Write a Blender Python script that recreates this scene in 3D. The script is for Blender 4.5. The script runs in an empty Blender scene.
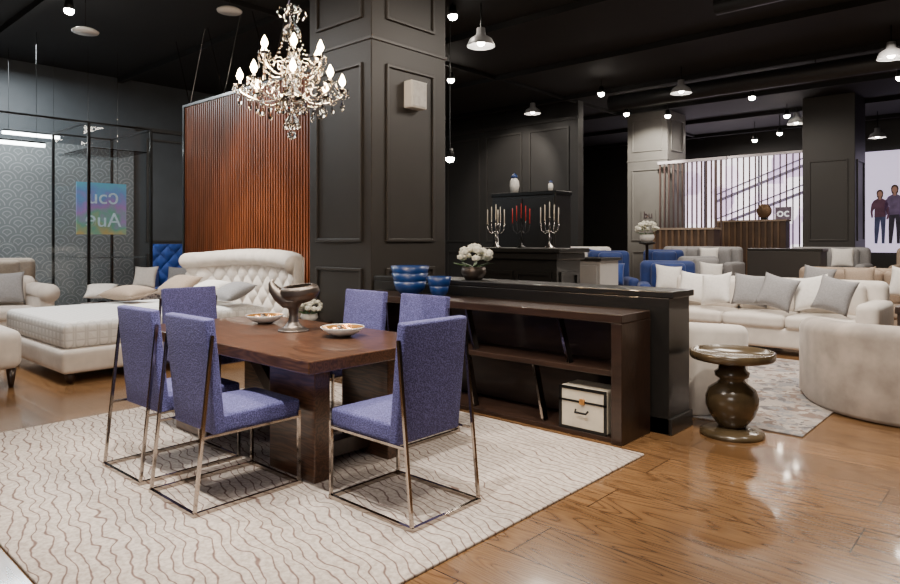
import bpy, bmesh, math, random
from mathutils import Vector, Matrix
random.seed(4)
C = bpy.context.scene.collection
PI = math.pi
CH = 4.8
R = math.radians
def G(r, f):
    return (.741*r-.672*f, .671*r+.741*f)

# ---------------- materials ----------------
def base_mat(name):
    m = bpy.data.materials.new(name); m.use_nodes = True
    nt = m.node_tree; b = nt.nodes["Principled BSDF"]
    return m, nt, b
def setin(b, k, v):
    if k in b.inputs: b.inputs[k].default_value = v
def pm(name, c, rough=.5, metal=0, var=.15, scale=20, bump=0, coat=0, trans=0, sheen=0, emit=None, es=0, stretch=None):
    m, nt, b = base_mat(name)
    N = nt.nodes; L = nt.links
    tc = N.new('ShaderNodeTexCoord'); mp = N.new('ShaderNodeMapping')
    L.new(tc.outputs['Object'], mp.inputs['Vector'])
    if stretch: mp.inputs['Scale'].default_value = stretch
    n = N.new('ShaderNodeTexNoise'); n.inputs['Scale'].default_value = scale; n.inputs['Detail'].default_value = 4
    L.new(mp.outputs[0], n.inputs['Vector'])
    r = N.new('ShaderNodeValToRGB')
    r.color_ramp.elements[0].position = .3; r.color_ramp.elements[1].position = .7
    r.color_ramp.elements[0].color = (*[x*(1-var) for x in c], 1)
    r.color_ramp.elements[1].color = (*[min(1, x*(1+var)) for x in c], 1)
    L.new(n.outputs['Fac'], r.inputs[0]); L.new(r.outputs[0], b.inputs['Base Color'])
    setin(b, 'Roughness', rough); setin(b, 'Metallic', metal); setin(b, 'Coat Weight', coat)
    setin(b, 'Transmission Weight', trans); setin(b, 'Sheen Weight', sheen)
    if emit:
        setin(b, 'Emission Color', (*emit, 1)); setin(b, 'Emission Strength', es)
    if bump:
        bp = N.new('ShaderNodeBump'); bp.inputs['Strength'].default_value = bump; bp.inputs['Distance'].default_value = .01
        L.new(n.outputs['Fac'], bp.inputs['Height']); L.new(bp.outputs[0], b.inputs['Normal'])
    return m

def floor_mat():
    m, nt, b = base_mat('floor_wood'); N = nt.nodes; L = nt.links
    tc = N.new('ShaderNodeTexCoord')
    br = N.new('ShaderNodeTexBrick'); br.offset = .37; br.squash = 1
    br.inputs['Scale'].default_value = 1; br.inputs['Brick Width'].default_value = 1.8; br.inputs['Row Height'].default_value = .34
    br.inputs['Mortar Size'].default_value = .0035; br.inputs['Mortar Smooth'].default_value = .1
    br.inputs['Color1'].default_value = (0, 0, 0, 1); br.inputs['Color2'].default_value = (1, 1, 1, 1); br.inputs['Mortar'].default_value = (.5, .5, .5, 1)
    L.new(tc.outputs['Object'], br.inputs['Vector'])
    mp = N.new('ShaderNodeMapping'); mp.inputs['Scale'].default_value = (.75, 6.5, 1)
    L.new(tc.outputs['Object'], mp.inputs['Vector'])
    add = N.new('ShaderNodeVectorMath'); add.operation = 'ADD'
    sc = N.new('ShaderNodeVectorMath'); sc.operation = 'SCALE'; sc.inputs['Scale'].default_value = 7.3
    L.new(br.outputs['Color'], sc.inputs[0]); L.new(mp.outputs[0], add.inputs[0]); L.new(sc.outputs[0], add.inputs[1])
    n1 = N.new('ShaderNodeTexNoise'); n1.inputs['Scale'].default_value = .75; n1.inputs['Detail'].default_value = 1.5
    L.new(add.outputs[0], n1.inputs['Vector'])
    mul = N.new('ShaderNodeMath'); mul.operation = 'MULTIPLY'; mul.inputs[1].default_value = 22
    L.new(n1.outputs['Fac'], mul.inputs[0])
    fr = N.new('ShaderNodeMath'); fr.operation = 'PINGPONG'; fr.inputs[1].default_value = .5
    L.new(mul.outputs[0], fr.inputs[0])
    rp = N.new('ShaderNodeValToRGB')
    e = rp.color_ramp.elements
    e[0].position = 0; e[0].color = (.125, .060, .024, 1)
    e[1].position = .42; e[1].color = (.255, .138, .060, 1)
    x = e.new(.12); x.color = (.205, .106, .044, 1)
    L.new(fr.outputs[0], rp.inputs[0])
    n2 = N.new('ShaderNodeTexNoise'); n2.inputs['Scale'].default_value = 1; n2.inputs['Detail'].default_value = 5
    mp2 = N.new('ShaderNodeMapping'); mp2.inputs['Scale'].default_value = (4, 90, 1)
    L.new(tc.outputs['Object'], mp2.inputs['Vector']); L.new(mp2.outputs[0], n2.inputs['Vector'])
    mx = N.new('ShaderNodeMixRGB'); mx.blend_type = 'MULTIPLY'; mx.inputs[0].default_value = .42
    r2 = N.new('ShaderNodeValToRGB'); r2.color_ramp.elements[0].position = .35; r2.color_ramp.elements[0].color = (.45, .4, .38, 1); r2.color_ramp.elements[1].position = .6
    L.new(n2.outputs['Fac'], r2.inputs[0]); L.new(rp.outputs[0], mx.inputs[1]); L.new(r2.outputs[0], mx.inputs[2])
    mx2 = N.new('ShaderNodeMixRGB'); mx2.blend_type = 'MULTIPLY'; mx2.inputs[0].default_value = .25
    L.new(mx.outputs[0], mx2.inputs[1]); L.new(br.outputs['Color'], mx2.inputs[2])
    mx3 = N.new('ShaderNodeMixRGB'); mx3.inputs[2].default_value = (.022, .010, .005, 1)
    L.new(br.outputs['Fac'], mx3.inputs[0]); L.new(mx2.outputs[0], mx3.inputs[1])
    L.new(mx3.outputs[0], b.inputs['Base Color'])
    setin(b, 'Roughness', .2); setin(b, 'Coat Weight', .35); setin(b, 'Coat Roughness', .06)
    return m
def tablewood():
    m, nt, b = base_mat('table_walnut'); N = nt.nodes; L = nt.links
    tc = N.new('ShaderNodeTexCoord'); mp = N.new('ShaderNodeMapping'); mp.inputs['Scale'].default_value = (.8, 7, 7)
    L.new(tc.outputs['Object'], mp.inputs['Vector'])
    n1 = N.new('ShaderNodeTexNoise'); n1.inputs['Scale'].default_value = 1.2; n1.inputs['Detail'].default_value = 3
    L.new(mp.outputs[0], n1.inputs['Vector'])
    mul = N.new('ShaderNodeMath'); mul.operation = 'MULTIPLY'; mul.inputs[1].default_value = 14; L.new(n1.outputs['Fac'], mul.inputs[0])
    fr = N.new('ShaderNodeMath'); fr.operation = 'PINGPONG'; fr.inputs[1].default_value = .5; L.new(mul.outputs[0], fr.inputs[0])
    r = N.new('ShaderNodeValToRGB'); e = r.color_ramp.elements
    e[0].position = 0; e[0].color = (.034, .015, .009, 1); e[1].position = .5; e[1].color = (.100, .046, .024, 1)
    L.new(fr.outputs[0], r.inputs[0]); L.new(r.outputs[0], b.inputs['Base Color'])
    setin(b, 'Roughness', .28); setin(b, 'Coat Weight', .2)
    return m

def wavy_rug_mat():
    m, nt, b = base_mat('rug_wavy'); N = nt.nodes; L = nt.links
    tc = N.new('ShaderNodeTexCoord')
    mp = N.new('ShaderNodeMapping'); mp.inputs['Rotation'].default_value = (0, 0, math.radians(12)); L.new(tc.outputs['Object'], mp.inputs['Vector'])
    w = N.new('ShaderNodeTexWave'); w.wave_type = 'BANDS'; w.bands_direction = 'Y'; w.wave_profile = 'SIN'
    w.inputs['Scale'].default_value = 6.0; w.inputs['Distortion'].default_value = 10; w.inputs['Detail'].default_value = 1.6; w.inputs['Detail Scale'].default_value = .75
    L.new(mp.outputs[0], w.inputs['Vector'])
    r = N.new('ShaderNodeValToRGB'); e = r.color_ramp.elements
    e[0].position = .01; e[0].color = (.19, .12, .10, 1)
    e[1].position = .10; e[1].color = (.56, .49, .43, 1)
    L.new(w.outputs['Fac'], r.inputs[0])
    n = N.new('ShaderNodeTexNoise'); n.inputs['Scale'].default_value = 45; n.inputs['Detail'].default_value = 5
    L.new(tc.outputs['Object'], n.inputs['Vector'])
    r2 = N.new('ShaderNodeValToRGB'); r2.color_ramp.elements[0].position = .35; r2.color_ramp.elements[0].color = (.58, .55, .54, 1); r2.color_ramp.elements[1].position = .65
    L.new(n.outputs['Fac'], r2.inputs[0])
    mx = N.new('ShaderNodeMixRGB'); mx.blend_type = 'MULTIPLY'; mx.inputs[0].default_value = .8
    L.new(r.outputs[0], mx.inputs[1]); L.new(r2.outputs[0], mx.inputs[2]); L.new(mx.outputs[0], b.inputs['Base Color'])
    setin(b, 'Roughness', .95)
    bp = N.new('ShaderNodeBump'); bp.inputs['Strength'].default_value = .4; bp.inputs['Distance'].default_value = .01
    L.new(n.outputs['Fac'], bp.inputs['Height']); L.new(bp.outputs[0], b.inputs['Normal'])
    return m
def patch_rug_mat():
    m, nt, b = base_mat('rug_patchwork'); N = nt.nodes; L = nt.links
    tc = N.new('ShaderNodeTexCoord')
    n0 = N.new('ShaderNodeTexNoise'); n0.inputs['Scale'].default_value = 9; n0.inputs['Detail'].default_value = 6
    L.new(tc.outputs['Object'], n0.inputs['Vector'])
    ad = N.new('ShaderNodeMixRGB'); ad.inputs[0].default_value = .3; L.new(tc.outputs['Object'], ad.inputs[1]); L.new(n0.outputs['Color'], ad.inputs[2])
    v = N.new('ShaderNodeTexVoronoi'); v.inputs['Scale'].default_value = 13; v.distance = 'MANHATTAN'
    L.new(ad.outputs[0], v.inputs['Vector'])
    sp = N.new('ShaderNodeSeparateColor'); L.new(v.outputs['Color'], sp.inputs[0])
    r = N.new('ShaderNodeValToRGB'); r.color_ramp.interpolation = 'CONSTANT'; e = r.color_ramp.elements
    e[0].color = (.30, .26, .235, 1); e[1].position = .35; e[1].color = (.17, .12, .10, 1)
    x = e.new(.5); x.color = (.20, .195, .20, 1)
    x = e.new(.7); x.color = (.36, .32, .29, 1)
    x = e.new(.88); x.color = (.10, .09, .095, 1)
    L.new(sp.outputs[0], r.inputs[0])
    L.new(r.outputs[0], b.inputs['Base Color']); setin(b, 'Roughness', .9)
    return m
def fabric_speck(name, c1, c2, scale=160):
    m, nt, b = base_mat(name); N = nt.nodes; L = nt.links
    tc = N.new('ShaderNodeTexCoord')
    v = N.new('ShaderNodeTexVoronoi'); v.inputs['Scale'].default_value = scale
    L.new(tc.outputs['Object'], v.inputs['Vector'])
    r = N.new('ShaderNodeValToRGB'); e = r.color_ramp.elements
    e[0].position = .15; e[0].color = (*c1, 1); e[1].position = .75; e[1].color = (*c2, 1)
    L.new(v.outputs['Distance'], r.inputs[0]); L.new(r.outputs[0], b.inputs['Base Color'])
    setin(b, 'Roughness', .85); setin(b, 'Sheen Weight', .05)
    bp = N.new('ShaderNodeBump'); bp.inputs['Strength'].default_value = .6; bp.inputs['Distance'].default_value = .004
    L.new(v.outputs['Distance'], bp.inputs['Height']); L.new(bp.outputs[0], b.inputs['Normal'])
    return m
def quilt_mat():
    m, nt, b = base_mat('quilted_ticking'); N = nt.nodes; L = nt.links
    tc = N.new('ShaderNodeTexCoord'); mp = N.new('ShaderNodeMapping'); mp.inputs['Rotation'].default_value = (0, 0, R(45)); mp.inputs['Scale'].default_value = (13, 13, 13)
    L.new(tc.outputs['Object'], mp.inputs['Vector'])
    v = N.new('ShaderNodeTexVoronoi'); v.inputs['Randomness'].default_value = 0; v.inputs['Scale'].default_value = 1; v.distance = 'CHEBYCHEV'
    L.new(mp.outputs[0], v.inputs['Vector'])
    r = N.new('ShaderNodeValToRGB'); e = r.color_ramp.elements
    e[0].position = .36; e[0].color = (.78, .77, .75, 1); e[1].position = .5; e[1].color = (.60, .59, .57, 1)
    L.new(v.outputs['Distance'], r.inputs[0]); L.new(r.outputs[0], b.inputs['Base Color']); setin(b, 'Roughness', .8)
    bp = N.new('ShaderNodeBump'); bp.invert = True; bp.inputs['Strength'].default_value = .5; bp.inputs['Distance'].default_value = .015
    L.new(v.outputs['Distance'], bp.inputs['Height']); L.new(bp.outputs[0], b.inputs['Normal'])
    return m
def wallpaper_mat():
    m, nt, b = base_mat('wallpaper'); N = nt.nodes; L = nt.links
    tc = N.new('ShaderNodeTexCoord')
    sp = N.new('ShaderNodeSeparateXYZ'); L.new(tc.outputs['Object'], sp.inputs[0])
    def ma(op, a, b_=None):
        q = N.new('ShaderNodeMath'); q.operation = op
        for i, s in enumerate((a, b_)):
            if s is None: continue
            if isinstance(s, (int, float)): q.inputs[i].default_value = s
            else: L.new(s, q.inputs[i])
        return q.outputs[0]
    zr = ma('DIVIDE', sp.outputs[2], .17); row = ma('FLOOR', zr); fz = ma('SUBTRACT', zr, row)
    off = ma('MULTIPLY', ma('MODULO', row, 2), .5)
    yr = ma('ADD', ma('ADD', ma('DIVIDE', sp.outputs[1], .36), off), 50)
    fy = ma('SUBTRACT', ma('FRACT', yr), .5)
    d = ma('SQRT', ma('ADD', ma('MULTIPLY', fy, fy), ma('MULTIPLY', ma('MULTIPLY', fz, .5), ma('MULTIPLY', fz, .5))))
    s = ma('PINGPONG', ma('MULTIPLY', d, 5), .5)
    r = N.new('ShaderNodeValToRGB'); e = r.color_ramp.elements
    e[0].position = .04; e[0].color = (.26, .27, .27, 1); e[1].position = .16; e[1].color = (.13, .138, .142, 1)
    L.new(s, r.inputs[0]); L.new(r.outputs[0], b.inputs['Base Color']); setin(b, 'Roughness', .6)
    return m
def glass_mat():
    m = bpy.data.materials.new('pane_glass'); m.use_nodes = True; nt = m.node_tree; N = nt.nodes; L = nt.links
    N.clear(); o = N.new('ShaderNodeOutputMaterial'); t = N.new('ShaderNodeBsdfTransparent'); t.inputs[0].default_value = (.96, .97, .97, 1)
    g = N.new('ShaderNodeBsdfGlossy'); g.inputs['Roughness'].default_value = .02
    f = N.new('ShaderNodeFresnel'); f.inputs[0].default_value = 1.35; mx = N.new('ShaderNodeMixShader')
    L.new(f.outputs[0], mx.inputs[0]); L.new(t.outputs[0], mx.inputs[1]); L.new(g.outputs[0], mx.inputs[2]); L.new(mx.outputs[0], o.inputs[0])
    return m
def shopfront_mat():
    m, nt, b = base_mat('shopfront_glow'); N = nt.nodes; L = nt.links
    tc = N.new('ShaderNodeTexCoord'); mp = N.new('ShaderNodeMapping'); mp.inputs['Scale'].default_value = (1.2, 1, .7)
    L.new(tc.outputs['Object'], mp.inputs['Vector'])
    n = N.new('ShaderNodeTexVoronoi'); n.inputs['Scale'].default_value = 1.6; n.distance = 'CHEBYCHEV'
    L.new(mp.outputs[0], n.inputs['Vector'])
    sp = N.new('ShaderNodeSeparateColor'); L.new(n.outputs['Color'], sp.inputs[0])
    r = N.new('ShaderNodeValToRGB'); r.color_ramp.interpolation = 'CONSTANT'; e = r.color_ramp.elements
    e[0].position = 0; e[0].color = (.55, .42, .62, 1); e[1].position = .15; e[1].color = (.9, .74, .92, 1)
    x = e.new(.4); x.color = (1, .92, 1, 1); x = e.new(.9); x.color = (.75, .6, .82, 1)
    L.new(sp.outputs[0], r.inputs[0]); L.new(r.outputs[0], b.inputs['Base Color']); L.new(r.outputs[0], b.inputs['Emission Color'])
    setin(b, 'Emission Strength', 2.2)
    return m
def pastel_mat():
    m, nt, b = base_mat('pastel_print'); N = nt.nodes; L = nt.links
    tc = N.new('ShaderNodeTexCoord'); sp = N.new('ShaderNodeSeparateXYZ'); L.new(tc.outputs['Object'], sp.inputs[0])
    n = N.new('ShaderNodeTexNoise'); n.inputs['Scale'].default_value = 3.5; L.new(tc.outputs['Object'], n.inputs['Vector'])
    ad = N.new('ShaderNodeMath'); ad.operation = 'ADD'; L.new(sp.outputs[2], ad.inputs[0]); L.new(n.outputs['Fac'], ad.inputs[1])
    r = N.new('ShaderNodeValToRGB'); e = r.color_ramp.elements
    e[0].position = .32; e[0].color = (.34, .26, .10, 1); e[1].position = 1.0; e[1].color = (.08, .30, .42, 1)
    x = e.new(.5); x.color = (.10, .27, .20, 1); x = e.new(.66); x.color = (.26, .14, .36, 1); x = e.new(.82); x.color = (.10, .20, .42, 1)
    sc = N.new('ShaderNodeMath'); sc.operation = 'MULTIPLY'; sc.inputs[1].default_value = .7; L.new(ad.outputs[0], sc.inputs[0])
    L.new(sc.outputs[0], r.inputs[0]); L.new(r.outputs[0], b.inputs['Base Color']); L.new(r.outputs[0], b.inputs['Emission Color']); setin(b, 'Emission Strength', .3)  # print also emits faintly, so brightness is put into its colour
    return m

FLOOR = floor_mat(); RUG = wavy_rug_mat(); RUG2 = patch_rug_mat()
BLUE = fabric_speck('blue_tweed', (.022, .021, .080), (.115, .110, .300), 130)
WALLP = wallpaper_mat(); GLASS = glass_mat(); SHOP = shopfront_mat(); QUILT = quilt_mat(); PASTEL = pastel_mat()
CHROME = pm('polished_chrome', (.66, .62, .57), .08, 1, .05)
DCHROME = pm('dark_nickel', (.40, .355, .315), .12, 1, .06)
TABLEW = tablewood()
DWOOD = pm('dark_walnut', (.028, .0145, .0095), .35, 0, .35, 3, .05, coat=.15, stretch=(1, 14, 6))
BLACKW = pm('black_lacquer', (.010, .0095, .009), .35, 0, .1, coat=.2)
TAUPE = pm('taupe_paint', (.027, .0238, .0212), .45, 0, .06, 4)
TAUPE2 = pm('taupe_trim', (.034, .030, .027), .4, 0, .06, 4)
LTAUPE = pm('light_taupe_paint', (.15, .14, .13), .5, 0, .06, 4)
CHESTG = pm('pale_grey_lacquer', (.30, .29, .28), .4, 0, .06, 4)
GREYW = pm('grey_wall_paint', (.055, .061, .067), .6, 0, .08, 3)
DARKW = pm('charcoal_wall_paint', (.024, .0227, .0217), .5, 0, .08, 3)
DARKW2 = pm('charcoal_trim_paint', (.034, .032, .030), .45, 0, .08, 3)
CEIL = pm('black_ceiling_paint', (.004, .004, .0045), .8, 0, .2, 3)
BEAM = pm('ceiling_beam_paint', (.0035, .0035, .004), .8, 0, .2, 3)
CREAM = pm('cream_velvet', (.68, .62, .56), .8, 0, .08, 9, .05, sheen=.2)
GREIGE = pm('greige_velvet', (.42, .36, .315), .75, 0, .26, 5, .15, sheen=.3)
WHITEF = pm('white_linen', (.78, .75, .71), .9, 0, .06, 30, .2)
GREYF = pm('grey_linen', (.27, .265, .27), .9, 0, .12, 60, .2)
TANF = pm('tan_linen', (.32, .245, .185), .9, 0, .12, 60, .2)
NAVY = pm('navy_velvet', (.006, .028, .15), .7, 0, .2, 9, 0, sheen=.15)
AZURE = pm('royal_blue_velvet', (.008, .045, .24), .7, 0, .2, 9, 0, sheen=.2)
SLAT = pm('rust_wood_slats', (.18, .050, .015), .4, 0, .35, 3, 0, stretch=(8, 8, .6))
SILVER = pm('polished_silver', (.80, .77, .72), .12, 1, .05)
ASILVER = pm('aged_silver', (.45, .43, .40), .2, 1, .05)
BRONZE = pm('dark_pewter', (.12, .10, .088), .42, .9, .2, 5)
GOLD = pm('brushed_gold', (.78, .40, .13), .3, 1, .1)
COPPER_GLOW = pm('copper_painted_glow', (.9, .42, .15), .25, 1, .1, emit=(.9, .38, .08), es=.45)  # copper with emission painted in for a warm glow
BROWNG = pm('olive_brown_glaze', (.075, .052, .027), .24, 0, .35, 6, coat=.3)
BLUEG = pm('cobalt_glaze', (.006, .035, .16), .35, 0, .12, 8, coat=.15)
WHITEG = pm('white_ceramic', (.68, .66, .62), .25, 0, .04, coat=.4)
CRYST = pm('crystal', (1, .96, .90), .0, 0, .02, trans=1)
BULB = pm('warm_bulb', (1, .7, .4), .5, 0, 0, emit=(1, .66, .34), es=150)
SPOT = pm('cool_lamp', (1, .95, .9), .5, 0, 0, emit=(1, .90, .78), es=90)
TUBEL = pm('linear_lamp', (1, 1, 1), .5, 0, 0, emit=(.95, 1, 1), es=16)
PENDM = pm('grey_metal_shade', (.42, .42, .43), .4, .2, .05)
BLACKM = pm('black_metal', (.015, .015, .015), .3, .6, .05)
CANDW = pm('ivory_wax', (.8, .74, .62), .5, 0, .03)
CANDR = pm('red_wax', (.45, .02, .015), .4, 0, .05)
PETAL = pm('white_petals', (.78, .77, .66), .8, 0, .12, 40)
LEAF = pm('green_leaves', (.05, .12, .03), .5, 0, .3, 10)
CASEM = pm('ivory_leather', (.55, .49, .39), .5, 0, .06)
LILAC = pm('lilac_print', (.62, .54, .72), .5, 0, .1, 1, emit=(.66, .57, .78), es=1.2)  # poster sheet emits, a lit look put into the print
SKIN = pm('printed_skin', (.36, .19, .14), .6, 0, .05, emit=(.36, .19, .14), es=.3)  # printed skin emits a little to look lit
WSLAT = pm('brown_thin_slats', (.075, .045, .038), .5, 0, .1)
WRAIL = pm('pale_rail', (.5, .45, .48), .5, 0, .05)
WHITEP = pm('white_print', (.85, .85, .85), .4, 0, .02, emit=(.9, .9, .9), es=1)
PATT = fabric_speck('patterned_fabric', (.05, .03, .04), (.5, .45, .42), 26)

# ---------------- builders ----------------
class Bd:
    def __init__(s): s.bm = bmesh.new()
    def box(s, a, b):
        vs = [s.bm.verts.new((x, y, z)) for x in (a[0], b[0]) for y in (a[1], b[1]) for z in (a[2], b[2])]
        for f in ((0, 1, 3, 2), (4, 6, 7, 5), (0, 4, 5, 1), (2, 3, 7, 6), (0, 2, 6, 4), (1, 5, 7, 3)):
            s.bm.faces.new([vs[i] for i in f])
        return s
    def hexa(s, bot, top):
        vb = [s.bm.verts.new(p) for p in bot]; vt = [s.bm.verts.new(p) for p in top]; n = len(vb)
        s.bm.faces.new(vb[::-1]); s.bm.faces.new(vt)
        for i in range(n): s.bm.faces.new([vb[i], vb[(i+1) % n], vt[(i+1) % n], vt[i]])
        return s
    def tube(s, pts, r, seg=8, caps=True, flat=1.0):
        pts = [Vector(p) for p in pts]; n = len(pts)
        rs = r if isinstance(r, (list, tuple)) else [r]*n
        rings = []; up = None
        for i in range(n):
            t = (pts[min(i+1, n-1)]-pts[max(i-1, 0)]).normalized()
            if up is None:
                up = Vector((0, 0, 1)) if abs(t.z) < .9 else Vector((1, 0, 0))
            a = t.cross(up).normalized(); bb = a.cross(t).normalized(); up = bb
            rings.append([s.bm.verts.new(pts[i]+(a*math.cos(2*PI*(k+.5)/seg)*flat+bb*math.sin(2*PI*(k+.5)/seg))*rs[i]) for k in range(seg)])
        for i in range(n-1):
            for k in range(seg):
                s.bm.faces.new([rings[i][k], rings[i][(k+1) % seg], rings[i+1][(k+1) % seg], rings[i+1][k]])
        if caps:
            s.bm.faces.new(rings[0][::-1]); s.bm.faces.new(rings[-1])
        return s
    def lathe(s, prof, seg=24, c=(0, 0, 0), M=None):
        rings = []
        for r, z in prof:
            if r < 1e-5: rings.append([s.bm.verts.new((c[0], c[1], c[2]+z))])
            else: rings.append([s.bm.verts.new((c[0]+r*math.cos(2*PI*k/seg), c[1]+r*math.sin(2*PI*k/seg), c[2]+z)) for k in range(seg)])
        for i in range(len(rings)-1):
            a, b = rings[i], rings[i+1]
            for k in range(seg):
                k2 = (k+1) % seg
                if len(a) == 1 and len(b) == 1: continue
                if len(a) == 1: s.bm.faces.new([a[0], b[k2], b[k]])
                elif len(b) == 1: s.bm.faces.new([a[k], a[k2], b[0]])
                else: s.bm.faces.new([a[k], a[k2], b[k2], b[k]])
        if M is not None:
            for rg in rings:
                for v in rg: v.co = M @ v.co
        return s
    def soft(s, a, b, r=.05, puff=(0, 0, 0)):
        c = [(a[i]+b[i])/2 for i in range(3)]; h = [abs(b[i]-a[i])/2 for i in range(3)]
        ax = []
        for i in range(3):
            rr = min(r, h[i]*.98)
            inn = h[i]-rr
            e = [-h[i], -h[i]+rr*.3, -h[i]+rr*.65]
            m = [(-inn + 2*inn*k/4) for k in range(5)]
            ax.append(e+m+[-x for x in e[::-1]])
        n = len(ax[0]); d = {}
        def V(i, j, k):
            if (i, j, k) in d: return d[(i, j, k)]
            p = [ax[0][i], ax[1][j], ax[2][k]]; q = []
            for t in range(3):
                rr = min(r, h[t]*.98); q.append(max(-(h[t]-rr), min(h[t]-rr, p[t])))
            df = Vector(p)-Vector(q)
            if df.length > 1e-6:
                dn = df.normalized()
                df = Vector([dn[t]*min(r, h[t]*.98) for t in range(3)])
            p2 = Vector(q)+df
            nu = [p2[t]/h[t] for t in range(3)]
            for t in range(3):
                o = [x for x in range(3) if x != t]
                p2[t] += puff[t]*nu[t]*(1-nu[o[0]]**2)*(1-nu[o[1]]**2)
            d[(i, j, k)] = s.bm.verts.new((c[0]+p2[0], c[1]+p2[1], c[2]+p2[2])); return d[(i, j, k)]
        m = n-1
        for i in range(m):
            for j in range(m):
                s.bm.faces.new([V(i, j, 0), V(i, j+1, 0), V(i+1, j+1, 0), V(i+1, j, 0)])
                s.bm.faces.new([V(i, j, m), V(i+1, j, m), V(i+1, j+1, m), V(i, j+1, m)])
                s.bm.faces.new([V(0, i, j), V(0, i, j+1), V(0, i+1, j+1), V(0, i+1, j)])
                s.bm.faces.new([V(m, i, j), V(m, i+1, j), V(m, i+1, j+1), V(m, i, j+1)])
                s.bm.faces.new([V(i, 0, j), V(i+1, 0, j), V(i+1, 0, j+1), V(i, 0, j+1)])
                s.bm.faces.new([V(i, m, j), V(i, m, j+1), V(i+1, m, j+1), V(i+1, m, j)])
        return s
    def pillow(s, w, h, t, n=12):
        g = {}
        for sd in (1, -1):
            for i in range(n+1):
                for j in range(n+1):
                    u = -1+2*i/n; v = -1+2*j/n
                    if sd == -1 and (i in (0, n) or j in (0, n)):
                        g[(sd, i, j)] = g[(1, i, j)]; continue
                    x = w/2*u*(1-.10*(1-v*v)*abs(u)); z = h/2*v*(1-.10*(1-u*u)*abs(v))
                    y = sd*t/2*(max(0, (1-u*u)*(1-v*v)))**.45
                    g[(sd, i, j)] = s.bm.verts.new((x, y, z))
        for sd in (1, -1):
            for i in range(n):
                for j in range(n):
                    q = [g[(sd, i, j)], g[(sd, i+1, j)], g[(sd, i+1, j+1)], g[(sd, i, j+1)]]
                    s.bm.faces.new(q if sd == -1 else q[::-1])
        return s
    def wall(s, path, th, z0, ztop, r=.06):
        n = len(path); rings = []
        for i in range(n):
            a = Vector(path[max(i-1, 0)]); b = Vector(path[min(i+1, n-1)])
            t = (b-a).normalized(); nn = Vector((-t.y, t.x)); p = Vector(path[i])
            z1 = ztop[i] if isinstance(ztop, (list, tuple)) else ztop
            sec = []
            h = th/2
            sec.append((-h+.02, z0)); sec.append((-h, z0+.03))
            for k in range(6):
                an = PI-k/5*PI/2; sec.append((-h+r+r*math.cos(an), z1-r+r*math.sin(an)))
            for k in range(6):
                an = PI/2-k/5*PI/2; sec.append((h-r+r*math.cos(an), z1-r+r*math.sin(an)))
            sec.append((h, z0+.03)); sec.append((h-.02, z0))
            rings.append([s.bm.verts.new((p.x+nn.x*o, p.y+nn.y*o, z)) for o, z in sec])
        m = len(rings[0])
        for i in range(n-1):
            for k in range(m):
                s.bm.faces.new([rings[i][k], rings[i+1][k], rings[i+1][(k+1) % m], rings[i][(k+1) % m]])
        s.bm.faces.new(rings[0]); s.bm.faces.new(rings[-1][::-1])
        return s
    def ico(s, c, r, sub=2, sc=(1, 1, 1)):
        m = Matrix.Translation(c) @ Matrix.Diagonal((sc[0], sc[1], sc[2], 1))
        bmesh.ops.create_icosphere(s.bm, subdivisions=sub, radius=r, matrix=m); return s
    def fin(s, name, mat, parent=None, smooth=False, bevel=0, loc=(0, 0, 0), rot=(0, 0, 0), sub=0, **props):
        bmesh.ops.recalc_face_normals(s.bm, faces=s.bm.faces)
        me = bpy.data.meshes.new(name); s.bm.to_mesh(me); s.bm.free(); me.materials.append(mat)
        if smooth:
            for p in me.polygons: p.use_smooth = True
        o = bpy.data.objects.new(name, me); C.objects.link(o)
        o.location = loc; o.rotation_euler = rot
        if parent: o.parent = parent
        if bevel:
            md = o.modifiers.new('bevel', 'BEVEL'); md.width = bevel; md.segments = 2; md.limit_method = 'ANGLE'
        if sub:
            md = o.modifiers.new('sub', 'SUBSURF'); md.levels = sub; md.render_levels = sub
        for k, v in props.items(): o[k] = v
        return o
def thing(name, label, cat, loc=(0, 0, 0), rz=0, group=None):
    e = bpy.data.objects.new(name, None); C.objects.link(e); e.empty_display_size = .1
    e.location = loc; e.rotation_euler = (0, 0, rz); e['label'] = label; e['category'] = cat
    if group: e['group'] = group
    return e
def copy_thing(e, loc=None, rz=None, **props):
    def rec(o, par):
        n = o.copy(); C.objects.link(n)
        if par: n.parent = par
        for ch in list(o.children): rec(ch, n)
        return n
    n = rec(e, None)
    if loc is not None: n.location = loc
    if rz is not None: n.rotation_euler = (0, 0, rz)
    for k, v in props.items(): n[k] = v
    return n
def struct(name, a, b, mat, bevel=0):
    return Bd().box(a, b).fin(name, mat, bevel=bevel, kind="structure")
def frame_rect(bd, axis, pos, a0, a1, z0, z1, w=.03, d=.02):
    lo, hi = min(pos, pos+d), max(pos, pos+d)
    def P(a, z, dd): return (dd, a, z) if axis == 'x' else (a, dd, z)
    o = [(a0, z0), (a1, z0), (a1, z1), (a0, z1)]; i = [(a0+w, z0+w), (a1-w, z0+w), (a1-w, z1-w), (a0+w, z1-w)]
    V = [[bd.bm.verts.new(P(a, z, dd)) for a, z in ring] for dd in (lo, hi) for ring in (o, i)]
    for k in range(4):
        q = (k+1) % 4
        bd.bm.faces.new([V[0][k], V[0][q], V[1][q], V[1][k]]); bd.bm.faces.new([V[2][k], V[3][k], V[3][q], V[2][q]])
        bd.bm.faces.new([V[0][k], V[2][k], V[2][q], V[0][q]]); bd.bm.faces.new([V[1][k], V[1][q], V[3][q], V[3][k]])

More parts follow.
